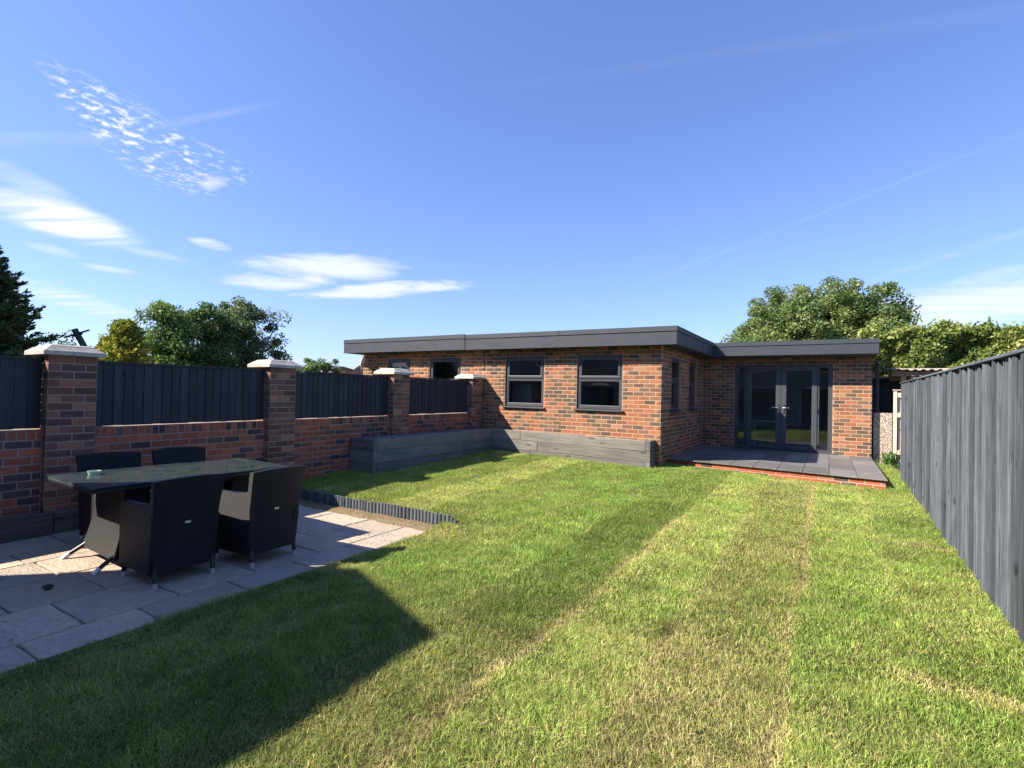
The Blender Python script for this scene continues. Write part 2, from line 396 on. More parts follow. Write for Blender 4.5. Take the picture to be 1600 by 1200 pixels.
class MB:                        # collects boxes / prisms into ONE mesh
    def __init__(s): s.v = []; s.f = []
    def box(s, a, b):
        x0, y0, z0 = [min(p, q) for p, q in zip(a, b)]; x1, y1, z1 = [max(p, q) for p, q in zip(a, b)]
        return s.hexa([(x0, y0, z0), (x1, y0, z0), (x1, y1, z0), (x0, y1, z0), (x0, y0, z1), (x1, y0, z1), (x1, y1, z1), (x0, y1, z1)])
    def hexa(s, p):
        n = len(s.v); s.v += [tuple(q) for q in p]
        s.f += [tuple(n+i for i in q) for q in ((3, 2, 1, 0), (4, 5, 6, 7), (0, 1, 5, 4), (1, 2, 6, 5), (2, 3, 7, 6), (3, 0, 4, 7))]
        return s
    def prism(s, poly, axis, a, b):          # polygon (2D) extruded along an axis from a to b
        def P(u, v, w): return {'x': (w, u, v), 'y': (u, w, v), 'z': (u, v, w)}[axis]
        n = len(s.v); k = len(poly)
        s.v += [P(u, v, a) for u, v in poly] + [P(u, v, b) for u, v in poly]
        s.f.append(tuple(n+i for i in range(k))); s.f.append(tuple(n+k+i for i in reversed(range(k))))
        for i in range(k): j = (i+1) % k; s.f.append((n+i, n+k+i, n+k+j, n+j))
        return s
    def tube(s, pts, rad, seg=8, cap=True):
        pts = [Vector(p) for p in pts]; rad = rad if isinstance(rad, (list, tuple)) else [rad]*len(pts)
        n = len(s.v)
        for i, p in enumerate(pts):
            d = (pts[min(i+1, len(pts)-1)] - pts[max(i-1, 0)]).normalized()
            a = d.orthogonal().normalized() if abs(d.z) > .9 else d.cross(Vector((0, 0, 1))).normalized()
            b = d.cross(a)
            for k in range(seg):
                t = 2*math.pi*k/seg; s.v.append(tuple(p + (a*math.cos(t) + b*math.sin(t))*rad[i]))
        for i in range(len(pts)-1):
            for k in range(seg):
                k2 = (k+1) % seg
                s.f.append((n+i*seg+k, n+i*seg+k2, n+(i+1)*seg+k2, n+(i+1)*seg+k))
        if cap:
            s.f.append(tuple(n+k for k in reversed(range(seg)))); m = n+(len(pts)-1)*seg; s.f.append(tuple(m+k for k in range(seg)))
        return s
    def mesh(s, name, mat, bevel=0, smooth=False, origin=(0, 0, 0), seg=1):
        me = bpy.data.meshes.new(name)
        ox, oy, oz = origin
        me.from_pydata([(x-ox, y-oy, z-oz) for x, y, z in s.v], [], s.f)
        bm = bmesh.new(); bm.from_mesh(me)
        bmesh.ops.recalc_face_normals(bm, faces=bm.faces)
        if bevel: bmesh.ops.bevel(bm, geom=list(bm.edges), offset=bevel, segments=seg, affect='EDGES', profile=.6)
        bm.to_mesh(me); bm.free()
        if mat: me.materials.append(MATS[mat])
        if smooth: me.polygons.foreach_set('use_smooth', np.ones(len(me.polygons), bool))
        return me
    def obj(s, name, mat, parent=None, bevel=0, smooth=False, loc=None, seg=1):
        # vertices in world coordinates; the origin goes to loc (default: base centre)
        if loc is None:
            a = np.array(s.v); loc = (float((a[:, 0].min()+a[:, 0].max())/2), float((a[:, 1].min()+a[:, 1].max())/2), float(a[:, 2].min()))
        o = bpy.data.objects.new(name, s.mesh(name, mat, bevel, smooth, loc, seg))
        return link(o, parent, loc)
    def local(s, name, mat, parent, bevel=0, smooth=False, seg=1):   # vertices already in the parent's local frame
        o = bpy.data.objects.new(name, s.mesh(name, mat, bevel, smooth, (0, 0, 0), seg)); COL.objects.link(o); o.parent = parent
        return o
def box(name, a, b, mat, parent=None, bevel=0, **kw): return MB().box(a, b).obj(name, mat, parent, bevel, **kw)

# value noise in numpy for ground and grass
_grid = RNG.random((64, 64))
def vnoise(x, y, s, ox=0.0):
    x = np.asarray(x)*s + 17.3 + ox; y = np.asarray(y)*s + 41.7 + ox*1.7
    xi = np.floor(x).astype(int); yi = np.floor(y).astype(int); fx = x-xi; fy = y-yi
    fx = fx*fx*(3-2*fx); fy = fy*fy*(3-2*fy)
    g = lambda i, j: _grid[i % 64, j % 64]
    return (g(xi, yi)*(1-fx)+g(xi+1, yi)*fx)*(1-fy) + (g(xi, yi+1)*(1-fx)+g(xi+1, yi+1)*fx)*fy
def sstep(a, b, x): t = np.clip((np.asarray(x, float)-a)/(b-a), 0, 1); return t*t*(3-2*t)

PATIO_Z = -0.10
def lawn_z(x, y):
    x = np.asarray(x, float); y = np.asarray(y, float)
    zb = np.clip(.118 - .0155*x, .03, .19)
    w = np.clip((y+7.0)/6.6, 0, 1)
    z = zb*w - .012
    dip = sstep(.7, -1.05, x)*sstep(-5.15, -5.9, y)
    return z*(1-dip) + (PATIO_Z+.005)*dip + (vnoise(x, y, 1.3)-.5)*.03*(1-dip)

# ------------------------------------------------------------------ the setting: ground, lawn, soil
g = MB(); g.v = [(-300, -300, -.24), (300, -300, -.24), (300, 300, -.24), (-300, 300, -.24)]; g.f = [(0, 1, 2, 3)]
tag(g.obj('ground', 'far_ground', loc=(0, 0, -.24)), kind='structure')
def on_lawn(x, y):
    x = np.asarray(x); y = np.asarray(y)
    a = (x > -1.03) & (y <= -5.45) & (x < 3.95)
    b = (x > -4.32) & (y > -5.45) & (y < .75) & (x < 4.02)
    c = (x > 3.55) & (y >= .75) & (y < 4.0) & (x < 4.15)
    return a | b | c
nx, ny = 140, 270
xs = np.linspace(-4.34, 4.16, nx); ys = np.linspace(-14, 4.05, ny)
XX, YY = np.meshgrid(xs, ys); ZZ = lawn_z(XX, YY)
V = np.stack([XX.ravel(), YY.ravel(), ZZ.ravel()], 1)
ii, jj = np.meshgrid(np.arange(nx-1), np.arange(ny-1)); i0 = (jj*nx+ii).ravel()
cx = (xs[:-1]+xs[1:])/2; cy = (ys[:-1]+ys[1:])/2
CX, CY = np.meshgrid(cx, cy); keep = on_lawn(CX, CY).ravel()
Fq = np.stack([i0, i0+1, i0+nx+1, i0+nx], 1)[keep]
used = np.unique(Fq); remap = -np.ones(len(V), int); remap[used] = np.arange(len(used))
lawn = bpy.data.objects.new('lawn', mesh_np('lawn', V[used], remap[Fq], 'turf_base', smooth=True)); link(lawn); tag(lawn, kind='structure')
so = MB(); nS = 40; pts = []
for i in range(nS+1):
    x = -4.3 + i*(3.45/nS)
    for y in (-5.80, -5.62, -5.44): pts.append((x, y, PATIO_Z - .02 + (.03 + .02*random.random() if y > -5.7 else -.002)))
so.v = pts
for i in range(nS):
    for k in range(2): a = i*3+k; so.f.append((a, a+3, a+4, a+1))
tag(so.obj('soil_strip', 'soil'), kind='structure')

# ------------------------------------------------------------------ patio with its slabs
bed = MB().box((-4.34, -14, -.22), (-1.0, -5.6, PATIO_Z-.014)); patio = bed.obj('patio', 'mortar_grey'); tag(patio, kind='structure')
rows = [(-1.40, -1.01, [-5.68, -5.975, -6.602, -7.215, -7.82, -8.46, -9.11, -9.73, -10.35, -10.97]),
        (-1.99, -1.40, [-5.68, -6.26, -6.886, -7.55, -8.17, -8.77, -9.38, -9.98, -10.6]),
        (-2.60, -1.99, [-5.68, -5.93, -6.56, -7.15, -7.80, -8.42, -8.98, -9.6, -10.2]),
        (-3.19, -2.60, [-5.68, -6.25, -6.85, -7.45, -7.9, -8.5, -9.1, -9.7, -10.3]),
        (-3.62, -3.19, [-5.68, -6.0, -6.6, -7.2, -7.95, -8.55, -9.15, -9.75]),
        (-4.32, -3.62, [-5.68, -6.3, -6.9, -7.5, -8.1, -8.7, -9.3, -9.9])]
for x0, x1, js in rows:
    for ya, yb in zip(js[:-1], js[1:]):
        gp = .0085
        m = MB(); a = [x0+gp, yb+gp]; b = [x1-gp, ya-gp]
        N = 7; ring = []
        for t in range(4*N):
            side, k = divmod(t, N); f = k/N
            u, v = [(f, 0), (1, f), (1-f, 1), (0, 1-f)][side]
            jx = random.uniform(-.004, .004); jy = random.uniform(-.004, .004)
            ring.append((a[0]+(b[0]-a[0])*u + jx, a[1]+(b[1]-a[1])*v + jy))
        tz = PATIO_Z + random.uniform(-.002, .003); cxm, cym = (a[0]+b[0])/2, (a[1]+b[1])/2
        n = len(ring)
        m.v = [(x, y, tz-.03) for x, y in ring] + [(x, y, tz-.006) for x, y in ring] + [(cxm+(x-cxm)*.985, cym+(y-cym)*.985, tz) for x, y in ring]
        for k in range(n):
            k2 = (k+1) % n; m.f.append((k, k2, n+k2, n+k)); m.f.append((n+k, n+k2, 2*n+k2, 2*n+k))
        m.f.append(tuple(2*n+k for k in range(n)))
        m.obj('paving_slab', 'sandstone', patio)

# ------------------------------------------------------------------ bricks
H = 0.0841; Z0 = 2.4441; BL = .225; JT = .0135
def unit_brick(seed):
    r = random.Random(seed); hz = (H-JT)/2; bx = .018; bz = .004; v = []
    j = lambda s: r.uniform(-s, s)
    fr = [(-.5, -hz), (.5, -hz), (.5, hz), (-.5, hz)]
    v += [(x*(1-2*bx)+j(.004), -.0022+j(.0010), z*(1-2*bz/hz/2)+j(.0012)) for x, z in fr]
    v += [(x, .0008, z) for x, z in fr] + [(x, .05, z) for x, z in fr]
    f = [(0, 1, 2, 3)]
    for o in (0, 4):
        for k in range(4): k2 = (k+1) % 4; f.append((o+k, o+4+k, o+4+k2, o+k2))
    return v, f
UNIT = [unit_brick(s) for s in range(4)]
UNIT_ME = []
for k, (v, f) in enumerate(UNIT):
    me = bpy.data.meshes.new('brick'); me.from_pydata(v, [], f); me.materials.append(MATS['brick']); UNIT_ME.append(me)
PAL_ROOM = [((.35, .138, .068), 5), ((.29, .125, .066), 4), ((.21, .115, .068), 4), ((.15, .10, .064), 5), ((.108, .080, .060), 4), ((.33, .175, .10), 2)]
PAL_WALL = [((.38, .125, .072), 5), ((.31, .105, .066), 4), ((.25, .105, .075), 2), ((.085, .066, .062), 3), ((.15, .09, .07), 2)]
PAL_PIL = [((.29, .14, .095), 3), ((.20, .105, .08), 4), ((.13, .08, .066), 4), ((.36, .19, .125), 2)]
PAL_STEP = [((.42, .11, .055), 6), ((.36, .10, .06), 3), ((.10, .075, .065), 3), ((.30, .13, .09), 1)]
def pick(pal, r):
    t = r.random()*sum(w for _, w in pal)
    for c, w in pal:
        t -= w
        if t <= 0: break
    k = r.uniform(.82, 1.18); h = r.uniform(.93, 1.07)
    return (min(1, c[0]*k), min(1, c[1]*k*h), min(1, c[2]*k*h))
class Bricks:                    # one brick = (centre of its face, length, angle about Z, colour, parent, vertical scale)
    def __init__(s, seed): s.L = []; s.r = random.Random(seed)
    def add(s, p, length, ang, pal, parent, vs=1.0): s.L.append((p, length, ang, pick(pal, s.r), parent, vs))
    def course(s, origin, udir, ang, u0, u1, z, row, pal, parent, holes=(), half=True):
        # a row of stretchers between u0 and u1, cut at the holes
        segs = [(u0, u1)]
        for a, b, za, zb in holes:
            if za < z < zb:
                segs = [q for sg in segs for q in (((sg[0], min(sg[1], a)), (max(sg[0], b), sg[1]))) if q[1]-q[0] > .03]
        off = (BL/2 if row % 2 else 0)
        for a, b in segs:
            k = math.floor((a-off)/BL)
            u = off + k*BL
            while u < b-.001:
                s0, s1 = max(a, u), min(b, u+BL)
                if s1-s0 > .035:
                    c = (s0+s1)/2
                    s.add((origin[0]+udir[0]*c, origin[1]+udir[1]*c, z), s1-s0-JT, ang, pal, parent)
                u += BL
    def emit(s, root, limit, occl=None):
        sc = []
        for i, (p, l, ang, c, par, vs) in enumerate(s.L):
            d = np.array([math.cos(ang), math.sin(ang), 0])*l/2
            P = np.array(p); x0, y0, z0 = project(P-d); x1, y1, z1 = project(P+d)
            vis = z0 > .3 and z1 > .3 and -40 < (x0+x1)/2 < 1640 and -20 < (y0+y1)/2 < 1220
            nrm = np.array([math.sin(ang), -math.cos(ang), 0])
            vis = vis and (CAM-P) @ nrm > 0 and not (occl and occl(p))
            sc.append((abs(x1-x0)*H*vs*F_PX/max(z0, .3) if vis else 0, i))
        sc.sort(reverse=True); best = set(i for a, i in sc[:limit] if a > 0)
        V = []; Fc = []; C = []
        for i, (p, l, ang, c, par, vs) in enumerate(s.L):
            k = (i*7) % 4
            if i in best:
                o = bpy.data.objects.new('brick', UNIT_ME[k]); o.scale = (l, 1, vs); o.rotation_euler = (0, 0, ang); o.color = (*c, 1)
                link(o, par, p)
            else:
                v = np.array(UNIT[k][0])*[l, 1, vs]; ca, sa = math.cos(ang), math.sin(ang)
                v = np.stack([v[:, 0]*ca - v[:, 1]*sa, v[:, 0]*sa + v[:, 1]*ca, v[:, 2]], 1) + np.array(p)
                n = len(V)*12; V.append(v); Fc += [[n+q for q in f] for f in UNIT[k][1]]; C.append(np.tile(c, (12, 1)))
        if V:
            wl = world_loc(root)
            o = bpy.data.objects.new('brickwork', mesh_np('brickwork', np.concatenate(V)-np.array(wl), Fc, 'brick_joined', np.concatenate(C)))
            link(o, root, wl); tag(o, kind='stuff')
def solid_rects(u0, u1, z0, z1, holes):
    us = sorted({u0, u1, *[h for q in holes for h in q[:2]]}); zs = sorted({z0, z1, *[h for q in holes for h in q[2:]]})
    out = []
    for a, b in zip(us[:-1], us[1:]):
        run = None
        for c, d in zip(zs[:-1], zs[1:]):
            hole = any(q[0] <= (a+b)/2 <= q[1] and q[2] <= (c+d)/2 <= q[3] for q in holes)
            if not hole: run = (run[0], d) if run else (c, d)
            if hole and run: out.append((a, b, *run)); run = None
        if run: out.append((a, b, *run))
    return out

# ------------------------------------------------------------------ garden room
LR, WD = 3.963, 3.665; ZB = -.1; ZT = 2.50; XL = -8.28; YB = 6.6
room = thing('garden_room', 'long low flat-roofed brick garden room with dark grey fascia and windows', 'building', (0, 0, 0))
SL = .2154                                               # slab level at the doors
CZ = lambda k: Z0 + H/2 - k*H                            # bed joint above course k
wins = [(-7.38, -6.56, CZ(10), CZ(2), False), (-5.905, -4.91, CZ(10), CZ(2), False), (-3.617, -2.60, CZ(16), CZ(2), True), (-1.806, -.795, CZ(16), CZ(2), True)]
rwins = [(.79, 1.57, CZ(16), CZ(2)), (2.42, 3.22, CZ(16), CZ(2))]
door_hole = (.774, 2.902, SL-.005, CZ(2))
f_holes = [w[:4] for w in wins]
def wall_part(name, rects, mk, mat):
    m = MB()
    for r in rects: m.box(*mk(*r))
    return m.obj(name, mat, room, loc=(0, 0, 0))
fr_ = solid_rects(XL, -.001, ZB, ZT, f_holes); rr_ = solid_rects(.1, LR, ZB, ZT, rwins); dr_ = solid_rects(.003, WD-.006, ZB, ZT, [door_hole])
wall_part('wall', fr_, lambda a, b, c, d: ((a, .0008, c), (b, .10, d)), 'mortar_room')
wall_part('wall', rr_, lambda a, b, c, d: ((-.10, a, c), (-.0008, b, d)), 'mortar_room')
wall_part('wall', dr_, lambda a, b, c, d: ((a, LR+.0008, c), (b, LR+.10, d)), 'mortar_room')
wall_part('lining', [(a, b, max(c, .0), d-.05) for a, b, c, d in fr_], lambda a, b, c, d: ((a, .102, c), (min(b, -.26), .25, d)), 'plaster')
wall_part('lining', [(a, b, max(c, .0), d-.05) for a, b, c, d in solid_rects(.26, LR, ZB, ZT, rwins)], lambda a, b, c, d: ((-.25, a, c), (-.102, b, d)), 'plaster')
wall_part('lining', [(a, b, max(c, .0), d-.05) for a, b, c, d in dr_], lambda a, b, c, d: ((a, LR+.102, c), (b, LR+.25, d)), 'plaster')
lw = MB(); lholes = [(1.0, 2.3, 1.2, 2.30), (2.8, 4.6, 1.2, 2.30)]
for a_, b_, c_, d_ in solid_rects(.11, YB, ZB, ZT, lholes): lw.box((XL, a_, c_), (XL+.2, b_, d_))
lw.obj('wall', 'render_wall', room, loc=(XL, 3, ZB))
MB().box((XL, YB, ZB), (WD, YB+.2, ZT)).obj('wall', 'plaster', room)
MB().box((WD-.2, LR+.11, ZB), (WD-.004, YB-.002, ZT)).obj('wall', 'render_wall', room)
MB().box((XL+.2, .26, ZB), (-.26, YB, .18)).obj('floor', 'room_floor', room)
MB().box((-.26, LR+.26, ZB), (WD-.2, YB, .19)).obj('floor', 'room_floor', room)
MB().box((-3.05, .9, .18), (-2.95, YB, 2.44)).obj('partition', 'plaster', room)
MB().box((-6.3, .9, .18), (-6.2, YB, 2.44)).obj('partition', 'plaster', room)
bk = Bricks(3)
for row in range(-1, 31):
    z = Z0 - row*H
    if z < ZB + .02 or z > ZT: continue
    bk.course((0, 0), (-1, 0), 0, 0, -XL, z, row, PAL_ROOM, room, [(-b, -a, c, d) for a, b, c, d in f_holes])
    bk.course((0, 0), (0, 1), math.pi/2, .1025 if row % 2 == 0 else .0, LR-.004, z, row, PAL_ROOM, room, rwins)
    if z > SL: bk.course((0, LR), (1, 0), 0, .012, WD, z, row, PAL_ROOM, room, [door_hole])
bk.emit(room, 300, lambda p: (p[0] < -.05 and p[1] < .1 and p[2] < .62) or (p[0] < -4.25 and p[2] < 1.75))

# windows
def rect_frame(m, a, b, c, d, w, y0, y1, plane='y', off=0):
    def q(u, v, t): return (u, t, v) if plane == 'y' else (t, u, v)
    for (u0, u1, v0, v1) in ((a, b, d-w, d), (a, b, c, c+w), (a, a+w, c+w, d-w), (b-w, b, c+w, d-w)):
        p0, p1 = q(u0, v0, y0), q(u1, v1, y1); m.box(p0, p1)
    return m
def window(a, b, c, d, plane, face, split, sgn):
    # sgn: +1 means depth grows with the plane axis (front walls), -1 for the wall that faces +X
    D = lambda t: face + sgn*t
    c += .042
    m = MB(); rect_frame(m, a+.002, b-.002, c+.002, d-.002, .058, D(.035), D(.098), plane)
    zt = 1.812
    q = lambda u, v, t: (u, t, v) if plane == 'y' else (t, u, v)
    if split: m.box(q(a+.06, zt-.028, D(.037)), q(b-.06, zt+.028, D(.096)))
    w = m.obj('window', 'anthracite', room, bevel=.003)
    def sash(u0, u1, v0, v1, t0, t1, wd):
        s = MB(); rect_frame(s, u0, u1, v0, v1, wd, D(t0), D(t1), plane); s.obj('sash_frame', 'anthracite', w, bevel=.013, seg=2)
        p = MB(); p.box(q(u0+wd-.004, v0+wd-.004, D(t0+.022)), q(u1-wd+.004, v1-wd+.004, D(t0+.040))); p.obj('pane', 'window_glass', w)
    if split:
        sash(a+.045, b-.045, zt+.012, d-.042, .020, .075, .062)
        sash(a+.055, b-.055, c+.052, zt-.022, .042, .085, .028)
        # lower bead
    else: sash(a+.045, b-.045, c+.045, d-.042, .020, .075, .060)
    s = MB()
    u0, u1 = a-.045, b+.045
    prof = [(D(-.055), c-.040), (D(-.055), c-.016), (D(.09), c+.001), (D(.09), c-.040)]
    s.prism(prof, 'x' if plane == 'y' else 'y', u0, u1)
    s.obj('sill', 'anthracite', w, bevel=.003)
    return w
for a, b, c, d in lholes:
    fm = MB(); rect_frame(fm, a+.003, b-.003, c+.003, d-.003, .06, XL+.05, XL+.11, 'x'); fw_ = fm.obj('window', 'anthracite', room); box('pane', (XL+.07, a+.06, c+.06), (XL+.085, b-.06, d-.06), 'window_glass', fw_)
for a, b, c, d, sp in wins: window(a, b, c, d, 'y', 0, sp, 1)
for a, b, c, d in rwins: window(a, b, c, d, 'x', 0, True, -1)

# french doors with side lights
y0 = LR+.03
m = MB(); a, b, c, d = door_hole
rect_frame(m, a+.003, b-.003, c+.006, d-.003, .062, y0, y0+.07)
for u in (1.055, 2.585): m.box((u-.024, y0+.001, c+.06), (u+.024, y0+.069, d-.06))
dfr = m.obj('door_frame', 'anthracite', room, bevel=.003)
for u0, u1 in ((a+.06, 1.033), (2.607, b-.06)):
    s = MB(); rect_frame(s, u0, u1, c+.06, d-.06, .028, y0-.004, y0+.05); sd = s.obj('side_light', 'anthracite', room, bevel=.003)
    box('pane', (u0+.024, y0+.02, c+.084), (u1-.024, y0+.038, d-.084), 'window_glass', sd)
for k, (u0, u1) in enumerate(((1.062, 1.829), (1.833, 2.592))):
    s = MB(); rect_frame(s, u0, u1, c+.045, d-.045, .112, y0-.022, y0+.05); dl = s.obj('door', 'anthracite', room, bevel=.006)
    box('pane', (u0+.105, y0+.01, c+.15), (u1-.105, y0+.03, d-.15), 'window_glass', dl)
    hx = 1.829-.056 if k == 0 else 1.833+.056; dr = -1 if k == 0 else 1
    hm = MB(); hm.box((hx-.016, y0-.034, 1.13), (hx+.016, y0-.022, 1.36)); hm.tube([(hx, y0-.034, 1.265), (hx, y0-.075, 1.265), (hx+dr*.02, y0-.082, 1.265), (hx+dr*.135, y0-.078, 1.262)], .0095, 8)
    hm.tube([(hx, y0-.034, 1.165), (hx, y0-.042, 1.165)], .013, 8)
    hm.obj('handle', 'chrome', dl, smooth=False)
    ex = u0+.012 if k == 0 else u1-.012
    for hz in (.42, 1.24, 2.02):
        hh = MB().tube([(ex, y0-.034, hz-.05), (ex, y0-.034, hz+.05)], .012, 8); hh.box((ex-.05, y0-.03, hz-.028), (ex+.03, y0-.0225, hz+.028)); hh.obj('hinge', 'anthracite', dl)
MB().box((a-.02, LR-.03, SL+.001), (b+.12, LR+.10, SL+.022)).obj('threshold', 'anthracite', room, bevel=.003)

# roof, fascia and trims
OY, OX = -.30, .36; YD = 3.40; XE = 3.745; XW = -8.73
rf = MB()
poly = [(XW+.02, OY+.02), (OX-.02, OY+.02), (OX-.02, YD+.02), (XE-.02, YD+.02), (XE-.02, YB+.3), (XW+.02, YB+.3)]
rf.prism(poly, 'z', 2.50, 2.80); roof = rf.obj('roof', 'roof_felt', room)
sf = MB(); sf.prism([(XW+.024, OY+.024), (OX-.024, OY+.024), (OX-.024, YD+.024), (XE-.024, YD+.024), (XE-.024, YB+.29), (XW+.024, YB+.29)], 'z', 2.482, 2.497); sf.obj('soffit', 'soffit', roof)
XS = -4.57
def fascia(p, q, zb0, zb1, zt0, zt1, n, name, mat, th=.022, off=0.0):
    # board from p to q (2D), outward normal n, bottoms zb0..zb1 and tops zt0..zt1
    m = MB(); ax = lambda P, t: (P[0]+n[0]*t, P[1]+n[1]*t)
    a0, a1 = ax(p, off), ax(q, off); b0, b1 = ax(p, off-th), ax(q, off-th)
    m.hexa([(*a0, zb0), (*a1, zb1), (*b1, zb1), (*b0, zb0), (*a0, zt0), (*a1, zt1), (*b1, zt1), (*b0, zt0)])
    return m.obj(name, mat, roof, bevel=.003)
fascia((XW, OY), (XS-.002, OY), 2.478, 2.476, 2.742, 2.742, (0, -1), 'fascia_board', 'fascia', off=.012)
fascia((XS+.002, OY), (OX, OY), 2.474, 2.470, 2.728, 2.722, (0, -1), 'fascia_board', 'fascia')
fascia((XW, OY), (XS-.002, OY), 2.745, 2.745, 2.848, 2.848, (0, -1), 'roof_trim', 'trim', .04, .026)
fascia((XS+.002, OY), (-2.1, OY), 2.731, 2.728, 2.832, 2.829, (0, -1), 'roof_trim', 'trim', .04, .014)
fascia((-2.096, OY), (OX+.013, OY), 2.728, 2.725, 2.829, 2.824, (0, -1), 'roof_trim', 'trim', .04, .014)
fascia((OX, OY+.022), (OX, YD-.012), 2.470, 2.50, 2.722, 2.735, (1, 0), 'fascia_board', 'fascia')
fascia((OX, OY+.026), (OX, 1.9), 2.725, 2.731, 2.824, 2.828, (1, 0), 'roof_trim', 'trim', .04, .014)
fascia((OX, 1.904), (OX, YD-.015), 2.731, 2.738, 2.828, 2.836, (1, 0), 'roof_trim', 'trim', .04, .014)
fascia((OX+.001, YD), (XE, YD), 2.50, 2.508, 2.728, 2.736, (0, -1), 'fascia_board', 'fascia')
fascia((OX+.016, YD), (1.2, YD), 2.731, 2.734, 2.832, 2.834, (0, -1), 'roof_trim', 'trim', .04, .014)
fascia((1.204, YD), (XE+.012, YD), 2.734, 2.739, 2.834, 2.838, (0, -1), 'roof_trim', 'trim', .04, .014)
fascia((XE, YD+.022), (XE, YB+.3), 2.508, 2.51, 2.736, 2.736, (1, 0), 'fascia_board', 'fascia')
fascia((XE, YD+.026), (XE, YB+.3), 2.739, 2.739, 2.838, 2.838, (1, 0), 'roof_trim', 'trim', .04, .012)
fascia((XW, YB+.3), (XW, OY+.022), 2.478, 2.478, 2.742, 2.742, (-1, 0), 'fascia_board', 'fascia')
fascia((XW, YB+.3), (XW, OY+.03), 2.745, 2.745, 2.848, 2.848, (-1, 0), 'roof_trim', 'trim', .04, .012)
dp = MB().box((3.735, LR+.16, ZB), (3.80, LR+.22, 2.46)); dp.obj('downpipe', 'black_plastic', room, bevel=.008)
MB().tube([(3.72, LR+.05, 2.36), (3.76, LR+.1, 2.36), (3.768, LR+.19, 2.30)], .03, 8).obj('pipe_elbow', 'black_plastic', room)
# satellite dish on the far left end of the front wall
dish = thing('satellite_dish', 'small pale satellite dish on the far left end of the garden room wall', 'satellite dish', (-8.02, -.02, 2.10))
dm = MB(); NS, NRg = 16, 4; base_i = 0
for r_ in range(NRg+1):
    for s_ in range(NS):
        t = 2*math.pi*s_/NS; rr = .21*r_/NRg; dm.v.append((rr*math.cos(t), -(.05-.05*(r_/NRg)**2) + .0, rr*math.sin(t)))
for r_ in range(NRg):
    for s_ in range(NS): k2 = (s_+1) % NS; dm.f.append((r_*NS+s_, r_*NS+k2, (r_+1)*NS+k2, (r_+1)*NS+s_))
me = dm.mesh('reflector', 'white_paint', smooth=True); o = bpy.data.objects.new('reflector', me)
me_s = o.modifiers.new('thick', 'SOLIDIFY'); me_s.thickness = .006
link(o, dish, (-7.98, -.30, 2.20)); o.rotation_euler = (math.radians(-12), 0, math.radians(-58))
MB().tube([(-8.02, -.003, 2.10), (-8.02, -.2, 2.10), (-7.99, -.28, 2.18)], .014, 8).obj('arm', 'dark_metal', dish)
MB().box((-8.07, -.016, 2.05), (-7.97, -.004, 2.15)).obj('bracket', 'dark_metal', dish)
cab = MB().tube([(-4.22, -.012, 2.46), (-4.225, -.013, 2.25), (-4.20, -.014, 2.10), (-4.23, -.03, 2.03)], .008, 6)
tag(cab.obj('cable', 'dark_metal'), 'short dark cable hanging on the brick wall between two windows', 'cable')

# ------------------------------------------------------------------ step with slate tiles
stp = thing('door_step', 'raised brick step with dark slate tiles before the glazed doors', 'step', (1.8, 2, 0))
fy = lambda x: .56 - .135*x
core = MB(); core.prism([(.006, fy(0)+.055), (3.625, fy(3.63)+.05), (3.625, LR-.002), (.006, LR-.002)], 'z', -.1, SL-.024); core.obj('core', 'mortar_room', stp)
NX = 9
for i in range(NX):
    x0, x1 = .008 + i*(3.645/NX), .008 + (i+1)*(3.645/NX); g_ = .004
    for j in range(4):
        def Yr(x, t): return fy(x) + (LR-.032-fy(x))*t
        ja, jb = j/4, (j+1)/4
        sh = .0
        t = MB(); z1 = SL + random.uniform(-.0008, .0012)
        A = [(x0+g_, Yr(x0, ja)+g_), (x1-g_, Yr(x1, ja)+g_), (x1-g_, Yr(x1, jb)-g_), (x0+g_, Yr(x0, jb)-g_)]
        t.hexa([(*p, z1-.02) for p in A] + [(*p, z1) for p in A]); t.obj('tile', 'slate_tile', stp, bevel=.002)
bs = Bricks(11)
ang = math.atan2(-.135, 1)
for row in range(3):
    z = SL - .024 - H*.5 - row*H
    L_ = 3.63/math.cos(ang); u = -(BL/2)*(row % 2)
    while u < L_:
        s0, s1 = max(0, u), min(L_, u+BL)
        if s1-s0 > .03:
            cu = (s0+s1)/2; bs.add((cu*math.cos(ang), fy(0)+.05+cu*math.sin(ang), z), s1-s0-JT, ang, PAL_STEP, stp)
        u += BL
    u = fy(3.63)+.05
    while u < LR:
        s1 = min(LR, u+BL); bs.add((3.63, (u+s1)/2, z), s1-u-JT, math.pi/2, PAL_STEP, stp); u += BL
bs.emit(stp, 300)

